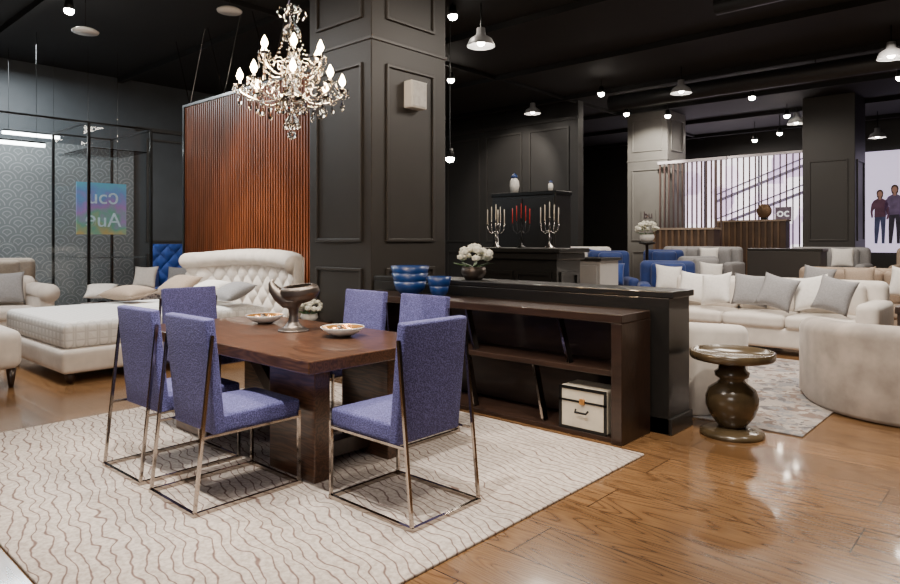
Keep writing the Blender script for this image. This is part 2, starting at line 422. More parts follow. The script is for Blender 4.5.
# ---------------- shell ----------------
XL, XR, YF, YB = -14.5, 7.0, -5.0, 22.0
struct('floor', (XL-.2, YF-.2, -.2), (XR+.2, YB+.2, 0), FLOOR)
struct('ceiling', (XL-.2, YF-.2, CH), (XR+.2, YB+.2, CH+.2), CEIL)
struct('wall_left', (XL-.2, YF-.2, 0), (XL, YB+.2, CH), GREYW)
struct('wall_right', (XR, YF-.2, 0), (XR+.2, YB+.2, CH), DARKW)
struct('wall_back', (XL, YB, 0), (XR, YB+.2, CH), DARKW)
struct('wall_front', (XL, YF-.2, 0), (XR, YF, CH), GREYW)
struct('wall_partition', (XL, 14, 0), (-8.5, 14.25, CH), DARKW)
struct('floor_platform', (-12, 14.3, 0), (XR, YB, .3), FLOOR)
struct('wall_wallpaper', (XL, -2, 0), (XL+.08, 5.9, 3.3), WALLP)
bd = Bd()
for i in range(4):
    x0 = -14.2+i*1.42
    frame_rect(bd, 'y', 14, x0, x0+1.2, .3, 1.1, .05, -.03)
    frame_rect(bd, 'y', 14, x0, x0+1.2, 1.35, 4.2, .05, -.03)
bd.box((-14.5, 13.96, 4.35), (-8.5, 14, 4.43))
bd.fin('trim_1', DARKW2, kind='structure')
bd = Bd()
for i in range(7):
    y0 = 6.2+i*1.1
    frame_rect(bd, 'x', XL, y0, y0+.9, 1.35, 3.6, .04, .03)
    frame_rect(bd, 'x', XL, y0, y0+.9, .3, 1.1, .04, .03)
bd.box((XL, 5.95, 3.75), (XL+.05, 14, 3.83))
bd.fin('trim_2', TAUPE2, kind='structure')
n = 3
for k in range(8):
    y = 3+2.6*k
    struct('trim_%d' % n, (XL, y, CH-.10), (XR, y+.1, CH), BEAM); n += 1
for x in (-8.6, 1.6):
    struct('trim_%d' % n, (x, YF, CH-.07), (x+.08, YB, CH), BEAM); n += 1
DUCT = pm('duct_paint', (.014, .014, .015), .5)
for y, zz, rr in ((13.6, 4.5, .17), (9.2, 4.62, .13)):
    x0 = -7.4 if y > 10 else -3.4
    Bd().tube([(x, y, zz) for x in (x0, x0+2.5, x0+6, 6.9)], rr, 20).fin('ventilation_duct', DUCT, smooth=True, label='round black ventilation duct running under the ceiling', category='duct')

# ---------------- columns ----------------
def column(x0, x1, y0, y1, mat, mat2, label, top=True):
    e = thing('column', label, 'column', ((x0+x1)/2, (y0+y1)/2, 0))
    w, d = (x1-x0)/2, (y1-y0)/2
    Bd().box((-w, -d, 0), (w, d, CH)).fin('column_shaft', mat, e, bevel=.01)
    for z0, z1 in ((1.38, 3.28), (.28, 1.1)) + (((3.75, 4.6),) if top else ()):
        b = Bd(); frame_rect(b, 'y', -d, -w+.14, w-.14, z0, z1, .035, -.025); b.fin('panel_moulding', mat2, e, bevel=.006)
        b = Bd(); frame_rect(b, 'x', w, -d+.2, d-.2, z0, z1, .035, .025); b.fin('panel_moulding', mat2, e, bevel=.006)
    if top: Bd().box((-w-.015, -d-.015, 3.5), (w+.015, d+.015, 3.54)).fin('column_band', mat2, e, bevel=.006)
    Bd().box((-w-.025, -d-.025, 0), (w+.025, d+.025, .14)).fin('plinth', mat2, e, bevel=.008)
    return e
column(-6.32, -5.24, 4.56, 5.7, TAUPE, TAUPE2, 'square dark taupe panelled column beside the long console')
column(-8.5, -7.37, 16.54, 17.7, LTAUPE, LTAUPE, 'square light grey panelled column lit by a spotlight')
column(-4.42, -3.32, 17.5, 18.65, TAUPE, TAUPE2, 'square dark grey panelled column near the bright shopfront', False)
e = thing('wall_speaker', 'white box speaker mounted high on the taupe column', 'speaker', (-5.24, 5.14, 2.99))
Bd().box((0, -.12, -.15), (.13, .12, .15)).fin('speaker_body', WHITEG, e, bevel=.015)
Bd().box((.13, -.10, -.13), (.137, .10, .13)).fin('speaker_grille', pm('grille_cloth', (.55, .54, .52), .8), e)

# ---------------- half wall ----------------
def halfwall(x0, x1, y0, y1, h, label, mat=BLACKW):
    e = thing('divider_wall', label, 'low wall', ((x0+x1)/2, (y0+y1)/2, 0)); w, d = (x1-x0)/2, (y1-y0)/2
    Bd().box((-w, -d, 0), (w, d, h-.05)).fin('wall_body', mat, e, bevel=.004)
    Bd().box((-w-.0, -d-.0, h-.05), (w+.03, d+.02, h)).fin('wall_cap', BLACKW, e, bevel=.008)
    Bd().box((-w, -d, 0), (w+.02, d+.02, .12)).fin('skirting', mat, e, bevel=.006)
    return e
halfwall(-5.2, -2.02, 4.56, 4.92, 1.03, 'low black divider wall behind the long console')
halfwall(-4.1, -2.9, 12.6, 13.0, 1.25, 'low dark grey divider wall among the far sofas', TAUPE)

# ---------------- console ----------------
e = thing('console_shelf', 'long dark walnut open console with one middle shelf', 'console', (-3.62, 4.32, 0))
L2 = 1.47
Bd().box((-L2, -.22, .83), (L2, .22, .89)).fin('console_top', DWOOD, e, bevel=.006)
for s in (-1, 1):
    x = s*(L2-.04)
    Bd().box((x-.04, -.22, 0), (x+.04, .22, .83)).fin('side_panel', DWOOD, e, bevel=.005)
Bd().box((-L2+.08, .19, .04), (L2-.08, .22, .83)).fin('back_panel', DWOOD, e)
Bd().box((-L2+.08, -.2, .46), (L2-.08, .19, .50)).fin('shelf', DWOOD, e, bevel=.004)
Bd().box((-L2+.08, -.2, .0), (L2-.08, .19, .035)).fin('bottom_board', DWOOD, e, bevel=.004)
for x in (-1.0, -.3, .1, 1.0):
    Bd().hexa([(x, -.16, .5), (x+.02, -.16, .5), (x+.02, -.1, .5), (x, -.1, .5)], [(x-.09, -.16, .83), (x-.07, -.16, .83), (x-.07, -.1, .83), (x-.09, -.1, .83)]).fin('bracket', DCHROME, e)
for x in (-.9, .1, .78):
    Bd().hexa([(x, -.16, .035), (x+.02, -.16, .035), (x+.02, -.1, .035), (x, -.1, .035)], [(x-.09, -.16, .46), (x-.07, -.16, .46), (x-.07, -.1, .46), (x-.09, -.1, .46)]).fin('bracket', DCHROME, e)
e = thing('storage_trunk', 'ivory leather trunk with black straps on the lower shelf', 'trunk', (-2.47, 4.25, .036))
Bd().box((-.19, -.12, 0), (.19, .12, .31)).fin('trunk_body', CASEM, e, bevel=.015)
b = Bd()
frame_rect(b, 'y', -.12, -.193, .193, 0, .31, .022, -.006)
b.fin('trunk_trim', BLACKM, e)
Bd().box((-.194, -.126, .2), (.194, -.119, .215)).fin('strap', BLACKM, e)
b = Bd().tube([(-.05, -.13, .15), (-.045, -.15, .135), (.045, -.15, .135), (.05, -.13, .15)], .008, 6); b.fin('handle', BLACKM, e, smooth=True)
Bd().box((-.02, -.135, .19), (.02, -.12, .23)).fin('latch', GOLD, e, bevel=.003)

# ---------------- rugs ----------------
Bd().box((-1.825, -1.585, 0), (1.825, 1.585, .014)).fin('area_rug', RUG, loc=(-3.775, 2.445, 0), bevel=.005, label='muted beige rug with wavy brown lines under dining table', category='rug')
Bd().box((-1.2, -1.6, 0), (1.2, 1.6, .012)).fin('area_rug', RUG2, loc=(-2.5, 6.75, 0), bevel=.004, label='mottled grey-beige patterned rug between the sofas', category='rug')
RZ = .014
# ---------------- dining table ----------------
e = thing('dining_table', 'rectangular dark walnut dining table with trestle slab legs', 'table', (-3.93, 2.6, RZ))
hx, hy = 1.07, .54
Bd().box((-hx, -hy, .68), (hx, hy, .75)).fin('table_top', TABLEW, e, bevel=.006)
for sx in (-1, 1):
    xc = sx*.62
    for sy in (-1, 1):
        yc = sy*.28
        Bd().box((xc-.24, yc-.055, 0), (xc+.22, yc+.055, .68)).fin('leg', TABLEW, e, bevel=.006)
    Bd().box((xc-.05, -.225, .05), (xc+.05, .225, .15)).fin('cross_rail', DWOOD, e, bevel=.004)
for s in (-1, 1):
    b = Bd().hexa([(s*-.4, -.04, .0), (s*-.25, -.04, 0), (s*-.25, .04, 0), (s*-.4, .04, 0)], [(s*.25, -.04, .6), (s*.4, -.04, .6), (s*.4, .04, .6), (s*.25, .04, .6)])
    b.fin('diagonal_brace', DWOOD, e, bevel=.004, loc=(0, s*.05, .06))

# ---------------- dining chairs ----------------
ch = thing('dining_chair', 'blue-violet tweed dining chair with chrome sled frame', 'chair', (-3.41, 1.93, RZ), 0, 'dining chairs around the table')
Bd().soft((-.235, -.18, .385), (.235, .30, .48), .018, (0, 0, .015)).fin('seat', BLUE, ch, smooth=True)
Bd().soft((-.235, -.028, 0), (.235, .028, .61), .014, (0, .004, 0)).fin('backrest', BLUE, ch, smooth=True, loc=(0, -.185, .375), rot=(math.radians(6), 0, 0))
for sx in (-1, 1):
    x = sx*.246
    Bd().tube([(x, .28, .0), (x, .28, .42)], .011, 4).fin('leg', DCHROME, ch)
    Bd().tube([(x, -.34, .0), (x, -.245, .90)], .011, 4).fin('leg', DCHROME, ch)
    Bd().tube([(x, .28, .385), (x, -.30, .385)], .009, 4).fin('side_rail', DCHROME, ch)
b = Bd()
q = [(-.246, .28, .011), (.246, .28, .011), (.246, -.34, .011), (-.246, -.34, .011)]
ring = []
for (x, y, z) in q:
    sx = 1 if x > 0 else -1; sy = 1 if y > 0 else -1; t = .010
    ring.append([b.bm.verts.new((x+sx*a*t, y+sy*a*t, z+c*t)) for a, c in ((1, 1), (1, -1), (-1, -1), (-1, 1))])
for i in range(4):
    for k in range(4): b.bm.faces.new([ring[i][k], ring[(i+1) % 4][k], ring[(i+1) % 4][(k+1) % 4], ring[i][(k+1) % 4]])
b.fin('base_frame', DCHROME, ch)
for (x, y, r, lab) in ((-4.06, 1.93, 1, 'blue-violet tweed dining chair with chrome sled frame'),
                  (-2.58, 2.45, 90, 'blue-violet tweed dining chair at the head of the table'),
                  (-5.22, 2.70, -90, 'blue-violet tweed dining chair at the foot of the table'),
                  (-4.08, 3.25, 180, 'blue-violet tweed dining chair close to the console'),
                  (-3.42, 3.25, 180, 'blue-violet tweed dining chair close to the console')):
    copy_thing(ch, (x, y, RZ), math.radians(r), label=lab)

# ---------------- table objects ----------------
TZ = RZ+.75
for x, y in ((-4.45, 2.8), (-3.46, 2.76)):
    e = thing('decorative_bowl', 'shallow white bowl with copper lining given a painted glow on the table', 'bowl', (x, y, TZ), 0, 'bowls on the dining table')
    Bd().lathe([(0, 0), (.05, 0), (.11, .03), (.145, .062), (.143, .066), (.138, .062)], 32).fin('bowl_shell', WHITEG, e, smooth=True)
    Bd().lathe([(.139, .063), (.11, .040), (.05, .014), (0, .012)], 32).fin('bowl_lining', COPPER_GLOW, e, smooth=True)
    for k in range(4):
        a = k*1.26+.4
        Bd().ico((0, 0, 0), .027, 2).fin('decorative_ball', COPPER_GLOW if k != 2 else BRONZE, smooth=True, loc=(x+.05*math.cos(a), y+.05*math.sin(a), TZ+.043), label='small golden decorative ball in the shallow bowl', category='ball', group='balls in the bowls')
e = thing('sculptural_vase', 'abstract satin pewter vase with flared foot and flowing bowl', 'vase', (-3.93, 2.70, TZ), math.radians(42))
b = Bd()
b.lathe([(0, 0), (.11, 0), (.108, .010), (.07, .025), (.04, .06), (.03, .11), (.038, .16), (.075, .21), (.0, .23)], 36)
M = Matrix.Translation((.045, 0, .265)) @ Matrix.Rotation(R(-6), 4, 'Y') @ Matrix.Rotation(R(10), 4, 'X') @ Matrix.Diagonal((1.35, .85, .95, 1))
b.lathe([(0, -.08), (.05, -.07), (.09, -.038), (.106, .0), (.100, .038), (.078, .058), (.062, .056), (.080, .02), (.082, -.005), (.055, -.04), (0, -.05)], 40, M=M)
b.tube([(.0, 0, .19), (-.05, 0, .21), (-.10, 0, .25), (-.14, 0, .295), (-.155, 0, .335), (-.145, 0, .365)], [.045, .055, .05, .038, .022, .006], 16, flat=1.1)
o = b.fin('vase_body', BRONZE, e, smooth=True)
md = o.modifiers.new('r', 'REMESH'); md.mode = 'VOXEL'; md.voxel_size = .0045; md.use_smooth_shade = True
md = o.modifiers.new('s', 'SMOOTH'); md.factor = .5; md.iterations = 14

# ---------------- console-top objects ----------------
def blue_bowl(x, y, z, r, h):
    return Bd().lathe([(0, 0), (r*.5, 0), (r*.55, h*.08), (r*.85, h*.4), (r, h), (r*.95, h), (r*.8, h*.45), (0, h*.15)], 32).fin('serving_bowl', BLUEG, smooth=True, loc=(x, y, z), label='deep cobalt blue glazed bowl on the console', category='bowl', group='blue bowls on the console')
blue_bowl(-4.40, 4.3, .89, .155, .13); blue_bowl(-4.40, 4.3, .945, .17, .15); blue_bowl(-4.40, 4.3, 1.0, .18, .16)
blue_bowl(-4.03, 4.3, .89, .09, .11); blue_bowl(-4.03, 4.3, .945, .11, .13)
def bouquet(x, y, z, r, lab, vase=WHITEG, n=40):
    e = thing('flower_vase', lab, 'flowers', (x, y, z))
    Bd().lathe([(0, 0), (r*.4, 0), (r*.6, r*.35), (r*.55, r*.6), (r*.5, r*.6), (0, r*.3)], 20).fin('vase', vase, e, smooth=True)
    b = Bd()
    for i in range(9):
        a = i*.7
        b.hexa([(r*.3*math.cos(a-.3), r*.3*math.sin(a-.3), r*.6), (r*.3*math.cos(a+.3), r*.3*math.sin(a+.3), r*.6), (r*.95*math.cos(a+.15), r*.95*math.sin(a+.15), r*.75)],
               [(r*.3*math.cos(a-.3), r*.3*math.sin(a-.3), r*.64), (r*.3*math.cos(a+.3), r*.3*math.sin(a+.3), r*.64), (r*1.0*math.cos(a), r*1.0*math.sin(a), r*.78)])
    b.fin('leaves', LEAF, e, kind='stuff')
    b = Bd()
    for i in range(n):
        a = random.random()*2*PI; el = random.random()*1.4-.1
        rr = r*(.65+.2*random.random())
        b.ico((rr*math.cos(a)*math.cos(el), rr*math.sin(a)*math.cos(el), r*1.0+rr*.7*math.sin(el)), r*.2*random.uniform(.7, 1.2), 1, (1, 1, .8))
    b.fin('blossoms', PETAL, e, kind='stuff')
bouquet(-4.0, 4.74, 1.03, .2, 'white hydrangea bouquet in a low pot on the divider wall', vase=BRONZE)
e = thing('side_table', 'small dark bedside table next to the column', 'table', (-5.90, 4.15, 0))
Bd().box((-.24, -.2, .1), (.24, .2, .5)).fin('table_body', BLACKW, e, bevel=.006)
Bd().box((-.26, -.22, .5), (.26, .22, .54)).fin('table_top', DWOOD, e, bevel=.004)
for sx in (-1, 1):
    for sy in (-1, 1): Bd().tube([(sx*.2, sy*.16, 0), (sx*.2, sy*.16, .1)], .015, 6).fin('leg', BLACKM, e)
bouquet(-5.75, 4.15, .54, .15, 'small white flower arrangement beside the column')

# ---------------- chandelier ----------------
CX, CY = -3.83, 2.62
e = thing('chandelier', 'ornate crystal chandelier with glowing candle bulbs over the table', 'chandelier', (CX, CY, 2.15))
Bd().tube([(0, 0, .85), (0, 0, CH-2.15)], .008, 6).fin('hanging_chain', CHROME, e)
Bd().lathe([(.0, .0), (.02, .02), (.05, .06), (.02, .10), (.05, .14), (.09, .18), (.10, .22), (.045, .27), (.03, .33), (.06, .40), (.075, .44), (.03, .50), (.022, .58), (.05, .64), (.06, .68), (.02, .73), (.015, .80), (.035, .84), (0, .87)], 20).fin('central_stem', CRYST, e, smooth=True)
Bd().tube([(0, 0, .05), (0, 0, .86)], .008, 8).fin('core_rod', SILVER, e, smooth=True)
Bd().lathe([(.0, .19), (.09, .205), (.10, .222), (.095, .226), (0, .215)], 20).fin('stem_plate', SILVER, e, smooth=True)
Bd().ico((0, 0, -.035), .032, 2).fin('crystal_ball', CRYST, e, smooth=True)
def drop_mesh(bd, p, r, h):
    x, y, z = p
    bd.lathe([(0, 0), (r*.35, -h*.12), (r*.2, -h*.2), (r, -h*.62), (r*.75, -h*.85), (0, -h)], 6, (x, y, z))
def arm_set(n, rad, z0, z1, a0):
    first = None
    for k in range(n):
        a = a0+2*PI*k/n
        if first is None:
            A = Bd().tube([(.04, 0, z0), (rad*.3, 0, z0-.05), (rad*.6, 0, z0-.065), (rad*.88, 0, z0-.02), (rad, 0, z1-.035), (rad, 0, z1)], [.008, .0075, .007, .0065, .006, .006], 8).fin('arm', SILVER, e, smooth=True, sub=1)
            Bd().lathe([(0, 0), (.016, 0), (.044, .016), (.043, .019), (0, .008)], 16, (rad, 0, z1)).fin('drip_pan', CRYST, A, smooth=True)
            Bd().tube([(rad, 0, z1+.01), (rad, 0, z1+.045)], .008, 10).fin('candle_sleeve', CANDW, A, smooth=True)
            Bd().lathe([(0, 0), (.014, .01), (.023, .034), (.013, .062), (0, .088)], 12, (rad, 0, z1+.045)).fin('bulb', BULB, A, smooth=True)
            b = Bd()
            for q in range(6):
                t = q*2*PI/6; drop_mesh(b, (rad+.041*math.cos(t), .041*math.sin(t), z1+.012), .009, .05)
            drop_mesh(b, (rad, 0, z1-.035), .015, .09); drop_mesh(b, (rad*.6, 0, z0-.07), .015, .09); drop_mesh(b, (rad*.3, 0, z0-.055), .012, .07); drop_mesh(b, (rad*.8, 0, z0-.045), .012, .08)
            st = Vector((.05, 0, z0+.24)); en = Vector((rad, 0, z1+.01))
            for q in range(1, 11):
                t = q/11; p = st.lerp(en, t); p.z -= .10*math.sin(PI*t)
                b.ico(p, .0065, 1)
            en2 = Vector((rad*math.cos(2*PI/n), rad*math.sin(2*PI/n), z1+.01))
            for q in range(1, 9):
                t = q/9; p = en.lerp(en2, t); p.z -= .07*math.sin(PI*t)
                b.ico(p, .006, 1)
            b.fin('crystal_drops', CRYST, A, kind='stuff')
            pts = [(rad*.45+.05*math.cos(t*.9)*(1-t/9), 0, z0+.02+.05*math.sin(t*.9)*(1-t/9)) for t in range(8)]
            Bd().tube(pts, .0045, 6).fin('scroll', SILVER, A, smooth=True)
            A.rotation_euler = (0, 0, a); first = A
        else:
            n2 = first.copy(); C.objects.link(n2); n2.parent = e; n2.rotation_euler = (0, 0, a)
            for c in first.children:
                m2 = c.copy(); C.objects.link(m2); m2.parent = n2
arm_set(8, .34, .24, .27, .2)
arm_set(6, .21, .42, .47, .5)
b = Bd()
for k in range(12):
    a = k*2*PI/12
    drop_mesh(b, (.1*math.cos(a), .1*math.sin(a), .2), .014, .09)
    drop_mesh(b, (.07*math.cos(a), .07*math.sin(a), .43), .012, .07)
    drop_mesh(b, (.055*math.cos(a+.3), .055*math.sin(a+.3), .67), .010, .06)
    drop_mesh(b, (.05*math.cos(a), .05*math.sin(a), .07), .010, .07)
b.fin('crystal_fringe', CRYST, e, kind='stuff')
for k in range(6):
    a = k*PI/3
    Bd().tube([(.02*math.cos(a), .02*math.sin(a), .80), (.08*math.cos(a), .08*math.sin(a), .83), (.10*math.cos(a), .10*math.sin(a), .79), (.07*math.cos(a), .07*math.sin(a), .76)], .005, 6).fin('top_scroll', SILVER, e, smooth=True)

# ---------------- bed ----------------
e = thing('bed', 'cream upholstered bed with tall button-tufted headboard', 'bed', (-8.0, 3.35, 0))
Bd().soft((-1.0, -1.15, .1), (1.0, 1.2, .34), .05).fin('bed_base', CREAM, e, smooth=True)
Bd().soft((-.97, -1.13, .34), (.97, 1.15, .60), .06, (0, 0, .02)).fin('mattress', QUILT, e, smooth=True)
for sx in (-1, 1):
    for sy in (-1, 1): Bd().lathe([(0, 0), (.03, 0), (.045, .06), (.05, .1), (0, .1)], 12, (sx*.9, sy*1.05, 0)).fin('leg', DWOOD, e, smooth=True)
W = 2.62; nx, nz = 250, 90; z0, zt = .3, 1.25
SU, SV = .125, .14
def hb(x):
    ax = abs(x)/(W/2)
    return -.34*ax**4, zt-.07*ax**2
b = Bd(); gr = []
for j in range(nz+1):
    row = []
    t = j/nz
    for i in range(nx+1):
        x = -W/2+W*i/nx; fy, top = hb(x)
        rr = .08
        face = top-rr*2-z0
        Ltot = face+PI*rr*1.25
        s = t*Ltot
        # crease (vertical pleats only) on the roll
        if s <= face:
            dy, z = 0.0, z0+s
            ny, nzv = -1, 0
            k = max(0, (s-face+.10)/.10); dy = 0.03*k*k
            q = max(0, min(1, (face-s)/.06))
        else:
            a = (s-face)/rr
            ang = -PI/2-.25-a
            dy, z = rr*math.cos(ang), z0+face+rr+rr*math.sin(ang)
            ny, nzv = math.cos(ang), math.sin(ang)
            q = 0
        u = x/SU; v = (s-face)/SV
        p = abs(math.cos(PI*(u+v)/2))*abs(math.cos(PI*(u-v)/2))
        pl = abs(math.cos(PI*u/2))
        pf = q*.055*(p**.38)+(1-q)*(.043+.012*pl**.3)
        row.append(b.bm.verts.new((x, fy+dy+ny*pf, z+nzv*pf*.6)))
    gr.append(row)
bk = []
for j in (0, nz):
    bk.append([b.bm.verts.new((gr[j][i].co.x, hb(gr[j][i].co.x)[0]+.12, (z0 if j == 0 else hb(gr[j][i].co.x)[1]-.02))) for i in range(nx+1)])
for j in range(nz):
    for i in range(nx): b.bm.faces.new([gr[j][i], gr[j][i+1], gr[j+1][i+1], gr[j+1][i]])
for i in range(nx):
    b.bm.faces.new([bk[0][i+1], bk[0][i], bk[1][i], bk[1][i+1]])
    b.bm.faces.new([gr[nz][i], gr[nz][i+1], bk[1][i+1], bk[1][i]])
    b.bm.faces.new([gr[0][i+1], gr[0][i], bk[0][i], bk[0][i+1]])
for i in (0, nx):
    b.bm.faces.new([gr[j][i] for j in range(nz+1)]+[bk[1][i], bk[0][i]])
b.fin('headboard', CREAM, e, smooth=True, loc=(.14, 1.50, 0))
def pillow(x, y, z, w, h, t, rz, tilt, mat, lab, grp=None, name='throw_pillow'):
    o = Bd().pillow(w, h, t).fin(name, mat, smooth=True, loc=(x, y, z), rot=(tilt, 0, rz), label=lab, category='pillow')
    if grp: o['group'] = grp
    return o
pillow(-8.5, 4.05, .80, .6, .42, .2, .1, R(-58), TANF, 'tan pillow lying on the tufted bed', 'pillows on the bed')
pillow(-7.9, 4.15, .78, .6, .40, .18, 0, R(-66), WHITEF, 'white pillow lying on the tufted bed', 'pillows on the bed')
pillow(-7.3, 4.15, .78, .6, .40, .18, -.1, R(-66), GREYF, 'pale grey pillow lying on the tufted bed', 'pillows on the bed')
pillow(-8.6, 3.45, .735, .62, .42, .18, .3, R(-82), TANF, 'tan pillow lying flat on the tufted bed', 'pillows on the bed')

# slat screen
e = thing('slat_screen', 'tall copper-brown wooden vertical slat screen behind the bed', 'screen', (-8.5, 5.25, 0))
Bd().box((-2.15, .0, .05), (2.1, .03, 3.6)).fin('backing_panel', pm('dark_rust_wood', (.03, .009, .004), .5), e)
b = Bd(); x = -2.15
while x < 2.1:
    b.box((x, -.06, .05), (x+.028, 0, 3.6)); x += .064
b.fin('slats', SLAT, e)
b = Bd().box((-2.2, -.08, 3.6), (2.15, .05, 3.64)).box((-2.2, -.08, 0), (2.15, .05, .05)).box((-2.2, -.08, .05), (-2.15, .05, 3.6)); b.fin('screen_frame', BLACKW, e)
for x in (-2.1, -1.0, 0.3):
    Bd().tube([(x, 0, 3.64), (x-.5, 0, CH)], .008, 5).fin('hanging_wire', CHROME, e)
    Bd().tube([(x, 0, 3.64), (x+.5, 0, CH)], .008, 5).fin('hanging_wire', CHROME, e)

e = thing('upholstered_bench', 'cream upholstered bench with turned wooden legs by the bed', 'bench', (-8.02, 1.64, 0))
Bd().soft((-.8, -.3, .18), (.8, .3, .55), .09, (0, 0, .02)).fin('bench_seat', CREAM, e, smooth=True)
for sx in (-1, 1):
    for sy in (-1, 1): Bd().lathe([(0, 0), (.02, 0), (.03, .06), (.045, .18), (0, .18)], 12, (sx*.7, sy*.22, 0)).fin('leg', DWOOD, e, smooth=True)

# ---------------- sofa builder (faces local -y) ----------------
def sofa(x, y, rz, L, dep, h, nseat, mat, lab, cat='sofa', name='sofa', z=0, armh=.62, seat=.45, armw=.2, rolled=False, tuft=False):
    e = thing(name, lab, cat, (x, y, z), rz)
    w, d = L/2, dep/2
    Bd().soft((-w+.03, -d+.03, .08), (w-.03, d-.02, seat-.12), .04).fin('sofa_base', mat, e, smooth=True)
    if tuft:
        b = Bd(); g = []; N = 40
        for j in range(N+1):
            row = []
            for i in range(N+1):
                xx = -w+.02+(L-.04)*i/N; zz = seat-.1+(h-seat+.1)*j/N
                p = abs(math.cos(PI*(xx/.14+zz/.16)/2))*abs(math.cos(PI*(xx/.14-zz/.16)/2))
                row.append(b.bm.verts.new((xx, d-.2-.05*p**.4, zz)))
            g.append(row)
        for j in range(N):
            for i in range(N): b.bm.faces.new([g[j][i], g[j][i+1], g[j+1][i+1], g[j+1][i]])
        q = [b.bm.verts.new(p) for p in ((-w+.02, d, seat-.1), (w-.02, d, seat-.1), (w-.02, d, h), (-w+.02, d, h))]
        b.bm.faces.new(q[::-1])
        b.bm.faces.new([g[N][i] for i in range(N+1)]+[q[2], q[3]])
        b.bm.faces.new([g[j][0] for j in range(N+1)]+[q[3], q[0]]); b.bm.faces.new([g[j][N] for j in range(N+1)]+[q[2], q[1]])
        b.fin('backrest', mat, e)
    else:
        Bd().soft((-w+.04, d-.25, seat-.14), (w-.04, d, h), .09).fin('backrest', mat, e, smooth=True)
    for s in (-1, 1):
        if rolled:
            Bd().soft((s*w-(armw if s > 0 else 0), -d, .1), (s*w+(armw if s < 0 else 0), d, armh), .07).fin('armrest', mat, e, smooth=True)
            Bd().tube([(s*(w-armw*.4), -d-.01, armh), (s*(w-armw*.4), d, armh)], .13, 18).fin('arm_roll', mat, e, smooth=True)
        else:
            Bd().soft((s*w-(armw if s > 0 else 0), -d, .06), (s*w+(armw if s < 0 else 0), d, armh), .08).fin('armrest', mat, e, smooth=True)
    cw = (L-2*armw)/nseat
    for k in range(nseat):
        a = -w+armw+k*cw
        Bd().soft((a+.005, -d+.0, seat-.13), (a+cw-.005, d-.22, seat+.03), .05, (0, 0, .02)).fin('seat_cushion', mat, e, smooth=True)
        if h > .7 and not tuft:
            Bd().soft((a+.005, d-.40, seat+.02), (a+cw-.005, d-.22, h-.03), .07, (0, .03, 0)).fin('back_cushion', mat, e, smooth=True)
    for sx in (-1, 1):
        for sy in (-1, 1): Bd().tube([(sx*(w-.1), sy*(d-.1), 0), (sx*(w-.1), sy*(d-.1), .1)], .02, 8).fin('leg', DWOOD, e)
    return e
def barrel(x, y, rz, r, h, th, span, mat, lab, name, cat, z=.0, sq=2.0):
    e = thing(name, lab, cat, (x, y, z), rz)
    N = 48; path = []
    R0 = r-th/2
    for i in range(N+1):
        a = -PI/2-span+2*span*i/N
        ca, sa = math.cos(a), math.sin(a)
        k = (abs(ca)**sq+abs(sa)**sq)**(-1/sq)
        path.append((R0*k*ca, R0*k*sa))
    zt = [h-.06*(abs(i-N/2)/(N/2))**2 for i in range(N+1)]
    Bd().wall(path, th, .0, zt, th*.42).fin('backrest', mat, e, smooth=True)
    ri = r-th+.01
    Bd().lathe([(0, .03), (ri*.97, .03), (ri, .08), (ri, .30), (0, .30)], 40).fin('seat_base', mat, e, smooth=False)
    Bd().lathe([(0, .30), (ri*.96, .30), (ri*.985, .33), (ri*.985, .41), (ri*.93, .45), (0, .47)], 40).fin('seat_cushion', mat, e, smooth=True)
    return e
barrel(-.70, 6.95, R(22), 1.04, .74, .26, 1.75, GREIGE, 'curved greige velvet loveseat with rounded back', 'loveseat', 'sofa', z=.012, sq=2.6)
barrel(-2.40, 5.62, R(-10), .55, .74, .17, 1.9, CREAM, 'cream rounded tub armchair behind the divider wall', 'tub_armchair', 'armchair', z=.012, sq=2.4)
sofa(-2.75, 9.1, 0, 2.7, 1.0, .90, 3, CREAM, 'large cream sofa covered with throw pillows', armh=.68, armw=.24, z=0)
def pil2(x, y, z, w, rx, ry, rz, m, lb, grp):
    o = Bd().pillow(w, w, .16).fin('throw_pillow', m, smooth=True, loc=(x, y, z), rot=(rx, ry, rz), label=lb, category='pillow', group=grp); return o
for k, (x, y, ry, rz, m, lb) in enumerate(((-3.60, 8.93, .10, .15, WHITEF, 'white'), (-3.25, 8.78, -.16, -.2, WHITEF, 'white'), (-2.86, 8.92, .08, .2, GREYF, 'grey'), (-2.50, 8.78, .22, -.1, GREYF, 'grey'), (-2.16, 8.92, -.18, .1, WHITEF, 'white'), (-1.87, 8.76, .18, -.25, GREYF, 'grey'))):
    pil2(x, y, .755, .43, R(-20), ry, rz, m, lb+' throw pillow leaning on the large cream sofa', 'pillows on the large sofa')
sofa(-1.3, 11.2, 0, 3.4, 1.0, .98, 3, TANF, 'long tan sofa with light pillows', z=0, armh=.7)
for k, (x, m, lb) in enumerate(((-2.55, GREYF, 'grey'), (-2.02, TANF, 'tan'), (-1.45, WHITEF, 'white'), (-.9, GREYF, 'grey'))):
    pil2(x, 10.92, .80, .43, R(-18), (.15, -.12, .2, -.1)[k], (.1, -.2, .2, -.1)[k], m, lb+' throw pillow on the long tan sofa', 'pillows on the tan sofa')
e = thing('coffee_table', 'dark wood square table beside the cream sofa', 'table', (-.95, 8.95, 0))
Bd().box((-.3, -.4, .6), (.3, .4, .68)).fin('table_top', DWOOD, e, bevel=.01)
for sx in (-1, 1):
    for sy in (-1, 1): Bd().box((sx*.25-.03, sy*.34-.03, 0), (sx*.25+.03, sy*.34+.03, .6)).fin('leg', DWOOD, e)
Bd().box((-.26, -.36, .2), (.26, .36, .24)).fin('lower_shelf', DWOOD, e)

